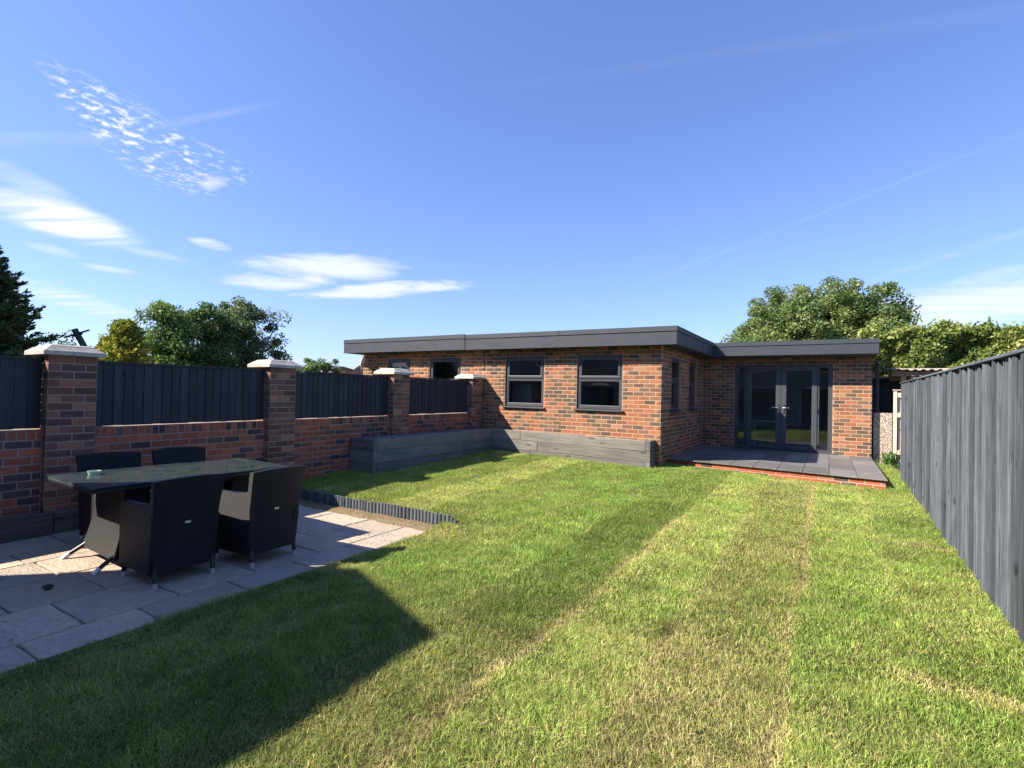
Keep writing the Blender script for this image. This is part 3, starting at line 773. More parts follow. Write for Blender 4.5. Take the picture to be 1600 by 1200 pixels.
# ------------------------------------------------------------------ timber planters
pl = thing('sleeper_planter', 'low grey-stained planter of stacked timber sleepers in the corner of lawn and wall', 'planter', (-2, -.2, .1))
def sleeper(a, b, mat, bev=.008): return MB().box(a, b).obj('sleeper', mat, pl, bevel=bev)
XP = -3.72; YP = -.345
hs = [(.655, .452), (.449, .246), (.243, .03)]
for k, (zt, zb) in enumerate(hs):
    spl = [(-3.715, -2.98, -.105), (-3.715, -2.55, -.105), (-3.715, -2.72, -.105)][k]
    e = .10 if k == 1 else .0
    dz = lambda x: -.011*(x+3.7)
    for (xa, xb) in ((spl[0], spl[1]-.002), (spl[1]+.002, -.09-(.10 if k != 1 else 0))):
        m = MB(); P = []
        for z in (zb, zt):
            P += [(xa, YP, z+dz(xa)), (xb, YP, z+dz(xb)), (xb, YP+.10, z+dz(xb)), (xa, YP+.10, z+dz(xa))]
        m.hexa(P); m.obj('sleeper', 'sleeper', pl, bevel=.007)
    if k != 1: sleeper((-.188, YP, zb-.04), (-.09, -.004, zt-.04), 'sleeper_y')
    else: sleeper((-.186, YP+.103, zb-.04), (-.092, -.004, zt-.04), 'sleeper_y')
    for (ya, yb) in (((-3.97, -2.0), (-1.996, -.006)) if k != 1 else ((-3.97, -1.45), (-1.446, -.006))):
        ya2 = ya + (.103 if k != 1 else 0) if ya < -3.9 else ya
        sleeper((XP-.10, ya2, zb), (XP+(.004 if k == 1 else 0), yb, zt), 'sleeper_y')
    x_e = XP - (.0 if k != 1 else .103)
    sleeper((-4.295, -3.97, zb), (x_e, -3.872, zt), 'sleeper')
for i, (ya, yb) in enumerate(((-3.86, -2.6), (-2.597, -1.3), (-1.297, -.01))):
    for x0, x1 in ((-4.29, -4.06), (-4.057, -3.83)): MB().box((x0, ya, .60), (x1, yb, .640)).obj('top_board', 'sleeper_y', pl, bevel=.004)
MB().box((-3.82, YP+.104, .20), (-.192, -.006, .545)).obj('soil', 'soil', pl)

# ------------------------------------------------------------------ garden wall: brick pillars, low wall, caps, fence panels
gw = thing('garden_wall', 'shaded brick boundary wall with four capped pillars and low brick bays', 'wall', (-4.35, -5, PATIO_Z))
PX = -4.22; WX = -4.305
PYS = [(-.438, -.002), (-3.003, -2.567), (-5.568, -5.132), (-8.133, -7.697)]
bw = Bricks(5)
rows_w = np.arange(-.1+.05, 1.79, H)
for (ya, yb) in PYS:
    p = MB().box((PX-.44+.002, ya+.002, -.2), (PX-.002, yb-.002, 1.785)).obj('pillar', 'mortar_wall', gw)
    for i, z in enumerate(np.arange(1.785-H/2, -.15, -H)):
        L = yb-ya
        segs = [(0, .2235), (.2235, L)] if i % 2 == 0 else [(0, .1085), (.1085, L-.1085), (L-.1085, L)]
        for s0, s1 in segs: bw.add((PX, ya+(s0+s1)/2, float(z)), s1-s0-JT*.9, math.pi/2, PAL_PIL, p)
        segs = [(0, .1085), (.1085, .3315), (.3315, .44)] if i % 2 == 0 else [(0, .22), (.22, .44)]
        for s0, s1 in segs: bw.add((PX-(s0+s1)/2, ya, float(z)), s1-s0-JT*.9, 0, PAL_PIL, p)
    cx_, cy_ = PX-.22, (ya+yb)/2
    c = MB(); prof = [(.275, 1.788), (.275, 1.832), (.262, 1.84), (.215, 1.878), (.20, 1.878), (.20, 1.888), (.17, 1.905)]
    n = len(prof)
    for r_, z in prof: c.v += [(cx_-r_, max(cy_-r_, -99), z), (cx_+r_, cy_-r_, z), (cx_+r_, min(cy_+r_, -.004), z), (cx_-r_, min(cy_+r_, -.004), z)]
    c.f.append((3, 2, 1, 0))
    for k in range(n-1):
        for q in range(4): q2 = (q+1) % 4; c.f.append((k*4+q, k*4+q2, (k+1)*4+q2, (k+1)*4+q))
    c.f.append(tuple((n-1)*4+q for q in range(4))); c.obj('pillar_cap', 'cap_stone', gw, bevel=.003)
bays = [(PYS[i+1][1], PYS[i][0]) for i in range(3)] + [(-11.25, PYS[3][0])]
SOLD = .112
for bi, (ya, yb) in enumerate(bays):
    b_ = MB().box((WX-.21, ya-.02, -.2), (WX-.0015, yb+.02, .995)).obj('low_wall', 'mortar_wall', gw)
    z = .998 - SOLD - H/2; row = 0
    while z > -.15:
        bw.course((WX, 0), (0, 1), math.pi/2, ya+.001, yb-.001, z, row+bi, PAL_WALL, b_); z -= H; row += 1
    u = ya+.002
    while u < yb-.03:
        s1 = min(yb, u+.0765)
        bw.add((WX, (u+s1)/2, .998-SOLD/2), s1-u-JT*.8, math.pi/2, PAL_WALL, b_, (SOLD-JT)/(H-JT)); u += .0765
bw.emit(gw, 300, lambda p: p[1] > -4 and p[2] < .64)
where = ['shaded dark navy fence panel nearest the brick garden room', 'shaded dark navy fence panel behind the timber planter\'s free end', 'shaded dark navy fence panel right behind the patio table', 'shaded dark navy fence panel at the left picture edge']
PF = WX-.045
for bi, (ya, yb) in enumerate(bays[:3] + [(-9.02, PYS[3][0])]):
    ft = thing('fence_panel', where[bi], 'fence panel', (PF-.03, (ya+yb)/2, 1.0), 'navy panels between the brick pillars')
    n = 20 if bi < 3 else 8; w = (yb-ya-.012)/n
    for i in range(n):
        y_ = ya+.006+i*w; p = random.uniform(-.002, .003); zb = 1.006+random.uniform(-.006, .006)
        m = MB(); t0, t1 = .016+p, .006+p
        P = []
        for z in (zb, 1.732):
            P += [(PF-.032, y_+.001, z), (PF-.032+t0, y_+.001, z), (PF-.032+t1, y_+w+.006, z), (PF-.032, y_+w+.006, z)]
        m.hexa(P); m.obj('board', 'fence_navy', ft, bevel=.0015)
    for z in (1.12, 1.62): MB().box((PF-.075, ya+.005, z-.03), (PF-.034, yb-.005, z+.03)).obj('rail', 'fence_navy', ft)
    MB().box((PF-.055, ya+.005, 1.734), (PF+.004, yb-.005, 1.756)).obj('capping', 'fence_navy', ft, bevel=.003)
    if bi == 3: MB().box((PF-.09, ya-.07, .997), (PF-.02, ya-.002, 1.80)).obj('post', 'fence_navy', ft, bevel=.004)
ed = thing('sleeper_edging', 'weathered low timber sleepers laid along the foot of the brick wall by the patio', 'edging', (-4.2, -7.5, PATIO_Z))
for ya, yb in ((-10.2, -8.07), (-8.06, -6.75), (-6.74, -5.5)): MB().box((-4.21, ya, PATIO_Z-.05), (-4.13, yb, .125+random.uniform(-.01, .01))).obj('sleeper', 'old_sleeper', ed, bevel=.008)

# ------------------------------------------------------------------ log-roll edging between patio and raised lawn
lg = thing('log_roll_edging', 'low dark grey log-roll edging holding the lawn above the patio', 'edging', (-2.4, -5.46, PATIO_Z))
x = -4.1; k = 0
while x < -.72:
    w = random.uniform(.052, .06)
    top = max(float(lawn_z(x, -5.25)) + .032, .012) + random.uniform(-.005, .005) - max(0, x+.98)*.36
    bot = PATIO_Z - .01 + (.02 if k % 10 else -.06)
    yc = -5.465 + .006*math.sin(k*.7) - .02*max(0, x+1.5)
    poly = [(x+.001+(w-.002)*(.5-.5*math.cos(t)), yc-.022*math.sin(t)) for t in np.linspace(0, math.pi, 7)] 
    m = MB(); m.prism(poly + [(x+w-.001, yc+.01), (x+.001, yc+.01)], 'z', bot, top); m.obj('log', 'log', lg, bevel=0)
    x += w; k += 1

# ------------------------------------------------------------------ right-hand fence
rfn = thing('board_fence', 'tall sunlit slate-grey closeboard fence along the right of the lawn', 'fence', (3.9, -3, 0))
def fx(y): return 3.885 + .0155*(y+5.7)
y = -8.2; k = 0
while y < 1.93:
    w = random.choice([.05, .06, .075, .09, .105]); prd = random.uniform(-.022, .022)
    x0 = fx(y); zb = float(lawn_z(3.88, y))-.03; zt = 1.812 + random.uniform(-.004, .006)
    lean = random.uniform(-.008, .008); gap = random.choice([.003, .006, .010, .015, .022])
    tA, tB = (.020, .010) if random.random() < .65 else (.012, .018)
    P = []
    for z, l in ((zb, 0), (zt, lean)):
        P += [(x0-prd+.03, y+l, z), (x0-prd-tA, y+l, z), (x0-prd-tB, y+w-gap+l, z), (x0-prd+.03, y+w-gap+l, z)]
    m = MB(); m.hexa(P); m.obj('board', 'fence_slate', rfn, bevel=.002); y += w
for z in (.35, 1.0, 1.6): MB().hexa([(fx(-8.2)+.045, -8.2, z-.04), (fx(-8.2)+.09, -8.2, z-.04), (fx(1.9)+.09, 1.9, z-.04), (fx(1.9)+.045, 1.9, z-.04), (fx(-8.2)+.045, -8.2, z+.04), (fx(-8.2)+.09, -8.2, z+.04), (fx(1.9)+.09, 1.9, z+.04), (fx(1.9)+.045, 1.9, z+.04)]).obj('rail', 'fence_slate', rfn)
for ya, yb in ((-8.2, -4.51), (-4.505, -.6), (-.595, 1.95)):
    MB().hexa([(fx(ya)-.040, ya, 1.820), (fx(ya)+.05, ya, 1.820), (fx(yb)+.05, yb, 1.820), (fx(yb)-.040, yb, 1.820), (fx(ya)-.040, ya, 1.845), (fx(ya)+.05, ya, 1.848), (fx(yb)+.05, yb, 1.848), (fx(yb)-.040, yb, 1.845)]).obj('capping', 'fence_slate', rfn, bevel=.004)
for yp in (-7.8, -5.5, -3.2, -.9, 1.85): MB().box((fx(yp)+.10, yp-.05, -.2), (fx(yp)+.19, yp+.05, 1.80)).obj('post', 'fence_slate', rfn)

# beyond the fence end: pebble-dashed panel, cream fence piece, shelter
pw = thing('pebbledash_panel', 'low pebble-dashed concrete panel between garden room and fences', 'wall', (3.9, 4.15, 0))
MB().box((3.70, 4.12, -.15), (4.05, 4.17, 1.215)).obj('panel', 'pebbledash', pw, bevel=.004)
MB().box((3.705, 4.175, -.15), (4.045, 4.20, 1.205)).obj('backing', 'mortar_grey', pw)
cf = thing('cream_fence', 'cream painted timber fence end with post and rails behind the slate fence', 'fence', (4.2, 4.1, 0))
MB().box((4.06, 4.02, -.15), (4.125, 4.09, 1.72)).obj('post', 'cream_wood', cf, bevel=.004)
MB().box((4.04, 4.0, 1.722), (4.40, 4.11, 1.745)).obj('cap', 'cream_wood', cf, bevel=.003)
for z in (.35, 1.18, 1.62): MB().box((4.128, 4.03, z-.05), (6.0, 4.08, z+.05)).obj('rail', 'cream_wood', cf, bevel=.003)
for i in range(14): MB().box((4.15+i*.13, 4.085, -.1), (4.15+i*.13+.12, 4.10, 1.70)).obj('board', 'cream_wood', cf)
sh = thing('lean_to_shelter', 'rustic timber lean-to with corrugated roof showing above the slate fence', 'shelter', (4.9, 4.9, 0))
for xx in (4.28, 4.46, 5.9): MB().box((xx-.045, 4.50, -.2), (xx+.045, 4.59, 2.06)).obj('post', 'raw_timber', sh, bevel=.004)
MB().box((4.05, 4.47, 2.063), (6.0, 4.62, 2.175)).obj('beam', 'raw_timber', sh, bevel=.004)
MB().box((4.12, 5.75, 1.98), (6.0, 5.86, 2.28)).obj('beam', 'raw_timber', sh, bevel=.004)
cs = MB(); n = 84
for i in range(n+1):
    xx = 4.0 + i*2.05/n; zc = .017*math.sin(i*2*math.pi/6)
    cs.v += [(xx, 4.36, 2.205+zc), (xx, 6.0, 2.305+zc)]
for i in range(n): cs.f.append((2*i, 2*i+2, 2*i+3, 2*i+1))
o = cs.obj('corrugated_sheet', 'corrugated', sh, smooth=True); md = o.modifiers.new('t', 'SOLIDIFY'); md.thickness = .008

# ------------------------------------------------------------------ table and chairs
TC = (-2.72, -7.56); tz = PATIO_Z
tb = thing('patio_table', 'long dark glass-topped wicker patio table among the four chairs', 'table', (*TC, tz), rotz=math.radians(-2.0))
MB().box((-.50, -.875, .738), (.50, .875, .752)).local('glass_top', 'table_glass', tb, bevel=.004)
m = MB()
for a, b in (((-.495, -.87, .700), (.495, -.835, .735)), ((-.495, .835, .700), (.495, .87, .735)), ((-.495, -.834, .700), (-.46, .834, .735)), ((.46, -.834, .700), (.495, .834, .735))): m.box(a, b)
m.local('rim', 'dark_metal', tb, bevel=.006)
MB().box((-.40, -.60, .655), (.40, .60, .70)).local('apron', 'wicker', tb, bevel=.004)
for s in (-1, 1):
    prof = []
    for t in np.linspace(0, 1, 9): z = .69 - t*.60; yy = .56 + .09*(t**2.2); prof.append((s*yy, z))
    inner = [(yv - s*(.13+.10*(1-abs(2*i/8-1))), zv) for i, (yv, zv) in enumerate(prof)]
    m = MB(); n0 = 0
    V_ = []
    for (yo, zo), (yi, zi) in zip(prof, inner):
        t = (.69-zo)/.60; hw = .29 + .06*t**1.5
        V_ += [(-hw, yo, zo), (hw, yo, zo), (hw*.95, yi, zi), (-hw*.95, yi, zi)]
    m.v = V_; n = 9
    m.f.append((0, 1, 2, 3)); m.f.append(tuple((n-1)*4+q for q in (3, 2, 1, 0)))
    for k in range(n-1):
        for q in range(4): q2 = (q+1) % 4; m.f.append((k*4+q, k*4+q2, (k+1)*4+q2, (k+1)*4+q))
    m.local('pedestal', 'wicker', tb)
    for sx_ in (-1, 1):
        l = MB().tube([(sx_*.31, s*.62, .12), (sx_*.335, s*.74, .0425)], [.020, .018], 8).local('leg', 'dark_metal', tb)
        MB().tube([(sx_*.335, s*.74, .042), (sx_*.345, s*.785, .0)], [.0205, .0205], 8).local('foot_tip', 'silver_tip', l)
def chair(name, label, x, y, rot):
    # local frame: +x is the way the sitter faces, origin on the floor under the seat centre
    t = thing(name, label, 'chair', (x, y, tz), 'wicker chairs round the patio table', rot)
    m = MB(); NZ, NY = 12, 9
    def bx_(z): u = max(0, (z-.10)/.76); return -.255 - .085*u**1.6 + .02*math.sin(u*math.pi)
    def hw_(z): u = max(0, (z-.10)/.76); return .238 + .045*u**1.5
    grid = {}
    for side in (0, 1):
        for i in range(NZ+1):
            for j in range(NY+1):
                v = 2*j/NY-1; top = .862 - .016*v*v; z = .105 + (top-.105)*i/NZ
                cur = .022*(v*v-.4)*min(1, i/NZ*1.3)
                grid[side, i, j] = len(m.v); m.v.append((bx_(z) + cur + (.0 if side == 0 else .048), v*hw_(z), z))
    for i in range(NZ):
        for j in range(NY):
            m.f.append((grid[0, i, j], grid[0, i, j+1], grid[0, i+1, j+1], grid[0, i+1, j])); m.f.append((grid[1, i, j], grid[1, i+1, j], grid[1, i+1, j+1], grid[1, i, j+1]))
    for i in range(NZ):
        for j in (0, NY): m.f.append((grid[0, i, j], grid[0, i+1, j], grid[1, i+1, j], grid[1, i, j]))
    for j in range(NY):
        for i in (0, NZ): m.f.append((grid[0, i, j], grid[0, i, j+1], grid[1, i, j+1], grid[1, i, j]))
    back = m.local('backrest', 'wicker', t, smooth=True)
    e = back.data; e.set_sharp_from_angle(angle=math.radians(40))
    MB().box((bx_(.49)-.012, -.022, .475), (bx_(.49)+.006, .022, .493)).local('maker_plate', 'silver_tip', back)
    for s in (-1, 1):
        prof = [(-.225, .105), (.262, .105), (.275, .35), (.285, .585), (.27, .622), (.23, .638), (.05, .640), (-.12, .648), (-.255, .672), (-.262, .40)]
        m = MB(); a0, a1 = (.205, .262) if s > 0 else (-.262, -.205)
        m.prism(prof, 'y', a0, a1); m.local('arm_side', 'wicker', t, bevel=.012, seg=2)
    MB().box((-.232, -.203, .36), (.262, .203, .43)).local('seat', 'wicker', t, bevel=.015, seg=2)
    MB().box((.232, -.203, .112), (.262, .203, .358)).local('front_apron', 'wicker', t, bevel=.004)
    for sx_, sy_ in ((1, 1), (1, -1), (-1, 1), (-1, -1)):
        xa = .25 if sx_ > 0 else -.245; xb = .255 if sx_ > 0 else -.265
        l = MB().tube([(xa + (.012 if sx_ < 0 else 0), sy_*.225, .15), (xb + (.012 if sx_ < 0 else 0), sy_*.225, .043)], [.021, .019], 8).local('leg', 'dark_metal', t)
        MB().tube([(xb + (.012 if sx_ < 0 else 0), sy_*.225, .0425), (xb + (.012 if sx_ < 0 else 0), sy_*.225, .0)], [.0205, .0205], 8).local('foot_tip', 'silver_tip', l)
    return t
chair('wicker_chair', 'near black wicker armchair at the table, back to the lawn, nearest the camera', -1.93, -8.0, math.pi)
chair('wicker_chair', 'black wicker armchair at the lawn side of the table with one sunlit arm', -1.80, -7.30, math.radians(183))
chair('wicker_chair', 'black wicker armchair on the wall side at the left end of the table', -3.43, -7.78, math.radians(-6))
chair('wicker_chair', 'black wicker armchair on the wall side at the right end of the table', -3.40, -7.08, math.radians(-3))
# small things
at_ = thing('ashtray', 'small pale green glass ashtray on the left end of the table', 'ashtray', (-3.0, -8.15, tz+.7525))
m = MB(); n = 20
pr = [(.0, .0), (.045, .0), (.054, .034), (.046, .034), (.040, .008), (.0, .008)]
for r_, z in pr:
    for k in range(n): t = 2*math.pi*k/n; m.v.append((r_*math.cos(t), r_*math.sin(t), z))
for i in range(len(pr)-1):
    for k in range(n): k2 = (k+1) % n; m.f.append((i*n+k, i*n+k2, (i+1)*n+k2, (i+1)*n+k))
m.local('dish', 'green_glass', at_)
bp = MB(); bp.prism([(-2.40, -8.69), (-2.31, -8.70), (-2.29, -8.665), (-2.345, -8.66), (-2.35, -8.63), (-2.40, -8.64)], 'z', PATIO_Z+.0035, PATIO_Z+.018)
tag(bp.obj('plastic_scrap', 'black_plastic', bevel=.002), 'small black scrap of plastic lying on the paving', 'scrap')

# ------------------------------------------------------------------ grass blades
def turf_color(x, y):
    edges = np.array([-9, -3.45, -2.78, -2.1, -1.42, -.74, -.06, .62, 1.31, 1.98, 2.63, 3.26, 9])
    wob = (vnoise(x, y, 1.6, 3)-.5)*.10
    idx = np.clip(np.searchsorted(edges, x+wob)-1, 0, 11)
    #        per strip: dryness, brightness
    dry = np.array([.24, .34, .24, .36, .18, .12, .06, .12, .28, .46, .28, .22])[idx]
    bri = np.array([1.04, 1.12, .90, 1.18, .96, 1.06, 1.02, .84, 1.18, .88, 1.18, .98])[idx]
    roll = np.floor((y + idx*.77)/2.1)
    h1 = np.modf(np.abs(np.sin(idx*12.9898 + roll*78.233)*43758.5453))[0]
    dry = dry + (h1-.5)*.22; bri = bri*(1+(h1-.5)*.2)
    ex = np.min(np.abs((x+wob)[:, None]-edges[None, 1:-1]), 1)
    seam = np.exp(-(ex/.035)**2)*(vnoise(x, y, 1.1, 9) > .38)
    major = np.exp(-((x+wob*.6-1.31)/.05)**2)*sstep(-9.6, -8.8, y)*sstep(-2.0, -5.0, y) + np.exp(-((x+wob*.6-2.63)/.04)**2)*.8
    ry = (y + idx*.77)/2.1; cross = np.exp(-(np.abs(ry-np.round(ry))*2.1/.04)**2)*(h1 > .45)
    n = vnoise(x, y, 1.9, 1)*.30 + vnoise(x, y, 7, 2)*.40 + vnoise(x, y, 19, 4)*.30
    dry = dry + (n-.5)*.72 + .20*seam + .42*major*(.4+1.1*vnoise(x, y, 3.3, 12)) + .16*cross
    # dried patches by the fence and in the near middle
    dry += .9*np.exp(-(((x-3.55)/.42)**2 + ((y+6.75)/.10)**2)) + .75*np.exp(-(((x-3.65)/.35)**2 + ((y+3.62)/.09)**2)) + .45*np.exp(-(((x-3.6)/.3)**2+((y+.9)/.07)**2))
    dry += .30*np.exp(-(((x-2.0)/.6)**2 + ((y+7.6)/1.1)**2)) + .5*np.exp(-(((x-2.9)/.3)**2+((y+.55)/.12)**2))
    near = (x+wob < 1.31)*sstep(-6.7, -7.15, y + (vnoise(x, y, 1.2, 14)-.5)*.5); dry += .22*near; bri = bri*(1-.13*near)
    dry += .38*np.exp(-(((x+.75)/.4)**2+((y+5.75)/.35)**2))
    dark = np.exp(-(((x-1.93)/.05)**2 + ((y+6.9)/.13)**2))*.7
    return np.clip(dry, 0, 1), bri*(1-dark)*(.74+.30*vnoise(x, y, 4.3, 5)+.24*vnoise(x, y, 13, 6))
def blades(n, box_, hmin, hmax, wid, seg2):
    x = RNG.uniform(box_[0], box_[1], n); y = RNG.uniform(box_[2], box_[3], n)
    ok = on_lawn(x, y)
    ok &= ~((x < XP+.02) & (y > -3.99)) & ~((y > YP-.01) & (x < -.08)) & ~((x > -.1) & (x < 3.64) & (y > .56-.135*x - .005)) & (x < 3.885 + .0155*(y+5.7) - .012*(y < 1.9))
    ok &= (x > -4.29) & ~((y < -5.45) & (x < -1.0))
    ok &= ~((y > -5.47) & (y < -5.42) & (x < -.8))
    return x[ok], y[ok]
GV, GF, GC = [], [], []
nv = 0
def add_blades(x, y, hmin, hmax, wid, single=False):
    global nv
    n = len(x); z = lawn_z(x, y) - .006
    th = vnoise(x, y, 3.1, 7)*5 + RNG.normal(0, 2.0, n)
    dry, bri = turf_color(x, y)
    isdry = RNG.random(n) < (dry*.9)
    h = RNG.uniform(hmin, hmax, n)*(.45+.75*vnoise(x, y, 5.5, 11)+.45*vnoise(x, y, 17, 13))*np.where(isdry, .85, 1.0)
    edge = (np.abs(x+1.0) < .07) & (y < -5.4)
    h = np.where(edge, h*1.25, h); th = np.where(edge, math.pi + RNG.normal(0, .8, n), th)
    lean = np.clip(RNG.normal(.75, .32, n), .1, 1.5)*np.where(isdry, 1.25, 1.0)
    lx, ly = np.cos(th), np.sin(th); w = wid*RNG.uniform(.7, 1.3, n)
    pa = RNG.uniform(0, 2*np.pi, n); px_, py_ = np.cos(pa)*w, np.sin(pa)*w
    b = np.stack([x, y, z], 1)
    mid = b + np.stack([lx*h*.32*lean, ly*h*.32*lean, h*.62], 1)
    tip = b + np.stack([lx*h*.95*lean, ly*h*.95*lean, h*np.clip(1.05-.34*lean, .35, 1)], 1)
    p = np.stack([px_, py_, np.zeros(n)], 1)
    m5 = 3 if single else 5
    V = (np.stack([b-p*1.25, b+p*1.25, tip*.85+mid*.15], 1) if single else np.stack([b-p, b+p, mid+p*.75, mid-p*.75, tip], 1)).reshape(-1, 3)
    i0 = nv + np.arange(n)*m5
    GF.append(np.stack([i0, i0+1, i0+2], 1))
    if not single: GF.append(np.stack([i0, i0+2, i0+3], 1)); GF.append(np.stack([i0+3, i0+2, i0+4], 1))
    g1 = np.array([.138, .252, .042]); g2 = np.array([.350, .455, .118]); d1 = np.array([.62, .54, .29]); d2 = np.array([.44, .39, .17])
    t = RNG.random(n)[:, None]
    gcol = g1*(1-t) + g2*t; yellow = np.array([.46, .45, .13]); k = (np.clip(dry-.1, 0, 1)*.55)[:, None]
    gcol = gcol*(1-k) + yellow*k
    dcol = d1*t + d2*(1-t)
    c = np.where(isdry[:, None], dcol, gcol)*bri[:, None]*(RNG.uniform(.55, 1.2, n) + .75*(RNG.random(n) < .12))[:, None]  # a random share of blades is painted brighter as highlights
    cc = np.repeat(c[:, None, :], m5, 1)
    GV.append(V); GC.append(cc.reshape(-1, 3)); nv += n*m5
for bx4, dens, h0, h1, wd in [((-1.03, 3.95, -10.3, -7.0), 21000, .026, .050, .0014), ((-1.03, 3.95, -7.0, -5.45), 15000, .026, .048, .0017),
                              ((-4.3, 3.95, -5.45, -3.0), 12000, .028, .050, .0024), ((-4.3, 3.95, -3.0, .6), 8000, .028, .048, .0032), ((3.62, 4.15, .05, 4.0), 5200, .05, .11, .003)]:
    A = (bx4[1]-bx4[0])*(bx4[3]-bx4[2]); x, y = blades(int(A*dens), bx4, h0, h1, wd, True); add_blades(x, y, h0, h1, wd, bx4[2] > -6)
# a few seed stalks standing up in the near grass
sx_ = RNG.uniform(-.6, 1.2, 60); sy_ = RNG.uniform(-9.4, -7.0, 60); add_blades(sx_, sy_, .11, .17, .0012)
GF_ = np.concatenate(GF)
go = bpy.data.objects.new('grass', mesh_np('grass', np.concatenate(GV), GF_, 'grass_blade', np.concatenate(GC))); link(go)
tag(go, 'short patchy turf grass with dry seams between the rolls', 'grass', kind='stuff')
print('grass tris', len(GF_))

# ------------------------------------------------------------------ trees, hedge, shrubs
def leaf_mesh(name, P, size, aspect, cols, up=.35, dirs=None, spread=1.0, mat='leaf'):
    n = len(P)
    nrm = RNG.normal(0, 1, (n, 3))*spread; nrm[:, 2] += up
    nrm /= np.linalg.norm(nrm, axis=1)[:, None]
    a = RNG.normal(0, 1, (n, 3)) if dirs is None else dirs + RNG.normal(0, .35, (n, 3))
    a -= nrm*np.sum(a*nrm, 1)[:, None]; a /= np.linalg.norm(a, axis=1)[:, None] + 1e-9
    b = np.cross(nrm, a); s = (size*RNG.uniform(.65, 1.35, n))[:, None]
    L = a*s; Wd = b*s*aspect
    V = np.stack([P-L*.5, P+Wd*.5+L*.02, P+L*.5, P-Wd*.5+L*.02], 1).reshape(-1, 3)
    i0 = np.arange(n)*4; Fq = np.stack([i0, i0+1, i0+2, i0+3], 1)
    return V, Fq, np.repeat(cols, 4, 0)
def tree(name, label, base, lobes, nleaf, size, pal, trunk_r=.12, aspect=.55, clumps=70, clump_r=.35, limbs=9, group=None, droop=.35, fill=.5):
    base = np.array(base, float)
    t = thing(name, label, 'tree', tuple(base), group)
    cs = []
    for (c, r) in lobes:
        c = np.array(c); r = np.array(r)
        k = max(3, int(clumps*r[0]*r[2]/sum(q[1][0]*q[1][2] for q in lobes)))
        d = RNG.normal(0, 1, (k, 3)); d /= np.linalg.norm(d, axis=1)[:, None]
        rad = RNG.uniform(fill, 1.0, k)[:, None]
        out_ = RNG.random(k) < .12; rad[out_] = RNG.uniform(1.0, 1.07, (out_.sum(), 1))
        cs.append(c + d*r*rad)
    cs = np.concatenate(cs)
    cr = clump_r*RNG.uniform(.55, 1.35, len(cs)); which = RNG.integers(0, len(cs), nleaf)
    g_ = RNG.normal(0, 1, (nleaf, 3)); g_ /= np.linalg.norm(g_, axis=1)[:, None]
    P = cs[which] + g_*(cr[which]*RNG.random(nleaf)**.45)[:, None]*np.array([1, 1, .75])
    pal = np.array(pal); ctone = RNG.random(len(cs))
    tt = np.clip(ctone[which]*.55 + RNG.random(nleaf)*.45, 0, .999)*(len(pal)-1); i = tt.astype(int); f = (tt-i)[:, None]
    cols = (pal[i]*(1-f) + pal[np.minimum(i+1, len(pal)-1)]*f)*RNG.uniform(.75, 1.25, nleaf)[:, None]
    V, Fq, C = leaf_mesh(name, P, size, aspect, cols, up=droop)
    o = bpy.data.objects.new('crown', mesh_np('crown', V-base, Fq, 'leaf', C)); link(o, t, tuple(base))
    top = cs[np.argmax(cs[:, 2])]; mid = cs.mean(0)
    m = MB(); fork = base*.45 + mid*.55; fork[2] = base[2]*.62 + mid[2]*.38
    m.tube([tuple(base), tuple(base*.7+fork*.3 + [.05, .03, 0]), tuple(fork)], [trunk_r, trunk_r*.8, trunk_r*.6], 8)
    for k in RNG.choice(len(cs), min(limbs, len(cs)), replace=False):
        e = cs[k]; q = fork*.5 + e*.5 + RNG.normal(0, .12, 3); m.tube([tuple(fork - [0, 0, .1]), tuple(q), tuple(e)], [trunk_r*.45, trunk_r*.26, trunk_r*.1], 6)
    m.obj('trunk', 'bark', t)
    return t
def pt(px, py, D): return at_dist(px, py, D)
def lobe(px, py, D, rx, rz): return (pt(px, py, D), (rx, rx, rz))
# left group behind the wall
Dl = 17.5; k = Dl/F_PX*1.06
def ground_at(px, D): p = pt(px, 600, D); return (p[0], p[1], -.24)
DG = [(.045, .095, .032), (.08, .15, .046), (.145, .23, .072), (.25, .33, .13)]
tree('broadleaf_tree', 'dark green pointed tree left of the rounded ones behind the navy fence panel', ground_at(255, Dl), [lobe(255, 520, Dl, .62, .75), lobe(240, 560, Dl, .85, .8), lobe(280, 540, Dl, .6, .8), lobe(258, 492, Dl, .28, .42), lobe(250, 600, Dl, 1.0, .8)], 22000, .085, DG, clumps=100, clump_r=.34, group='dark trees behind the wall')
tree('broadleaf_tree', 'middle dark green tree of the group behind the navy fence panel', ground_at(318, Dl+.6), [lobe(315, 540, Dl+.6, .8, 1.1), lobe(312, 500, Dl+.6, .45, .5), lobe(340, 555, Dl+.6, .7, .9), lobe(320, 600, Dl+.6, 1.1, .8)], 22000, .085, [(.035, .075, .028), (.06, .115, .04), (.11, .185, .06), (.19, .27, .095)], clumps=100, clump_r=.34, group='dark trees behind the wall')
tree('broadleaf_tree', 'rounded grey-green tree with open twigs right of the group behind the wall', ground_at(385, Dl+1.4), [lobe(385, 520, Dl+1.4, 1.15, 1.0), lobe(360, 510, Dl+1.4, .85, .8), lobe(405, 555, Dl+1.4, .85, 1.0), lobe(370, 560, Dl+1.4, 1.0, .8), lobe(390, 600, Dl+1.4, 1.3, .8)], 26000, .085, [(.038, .072, .038), (.066, .11, .054), (.12, .17, .085), (.20, .25, .15)], clumps=160, clump_r=.30, limbs=24, group='dark trees behind the wall')
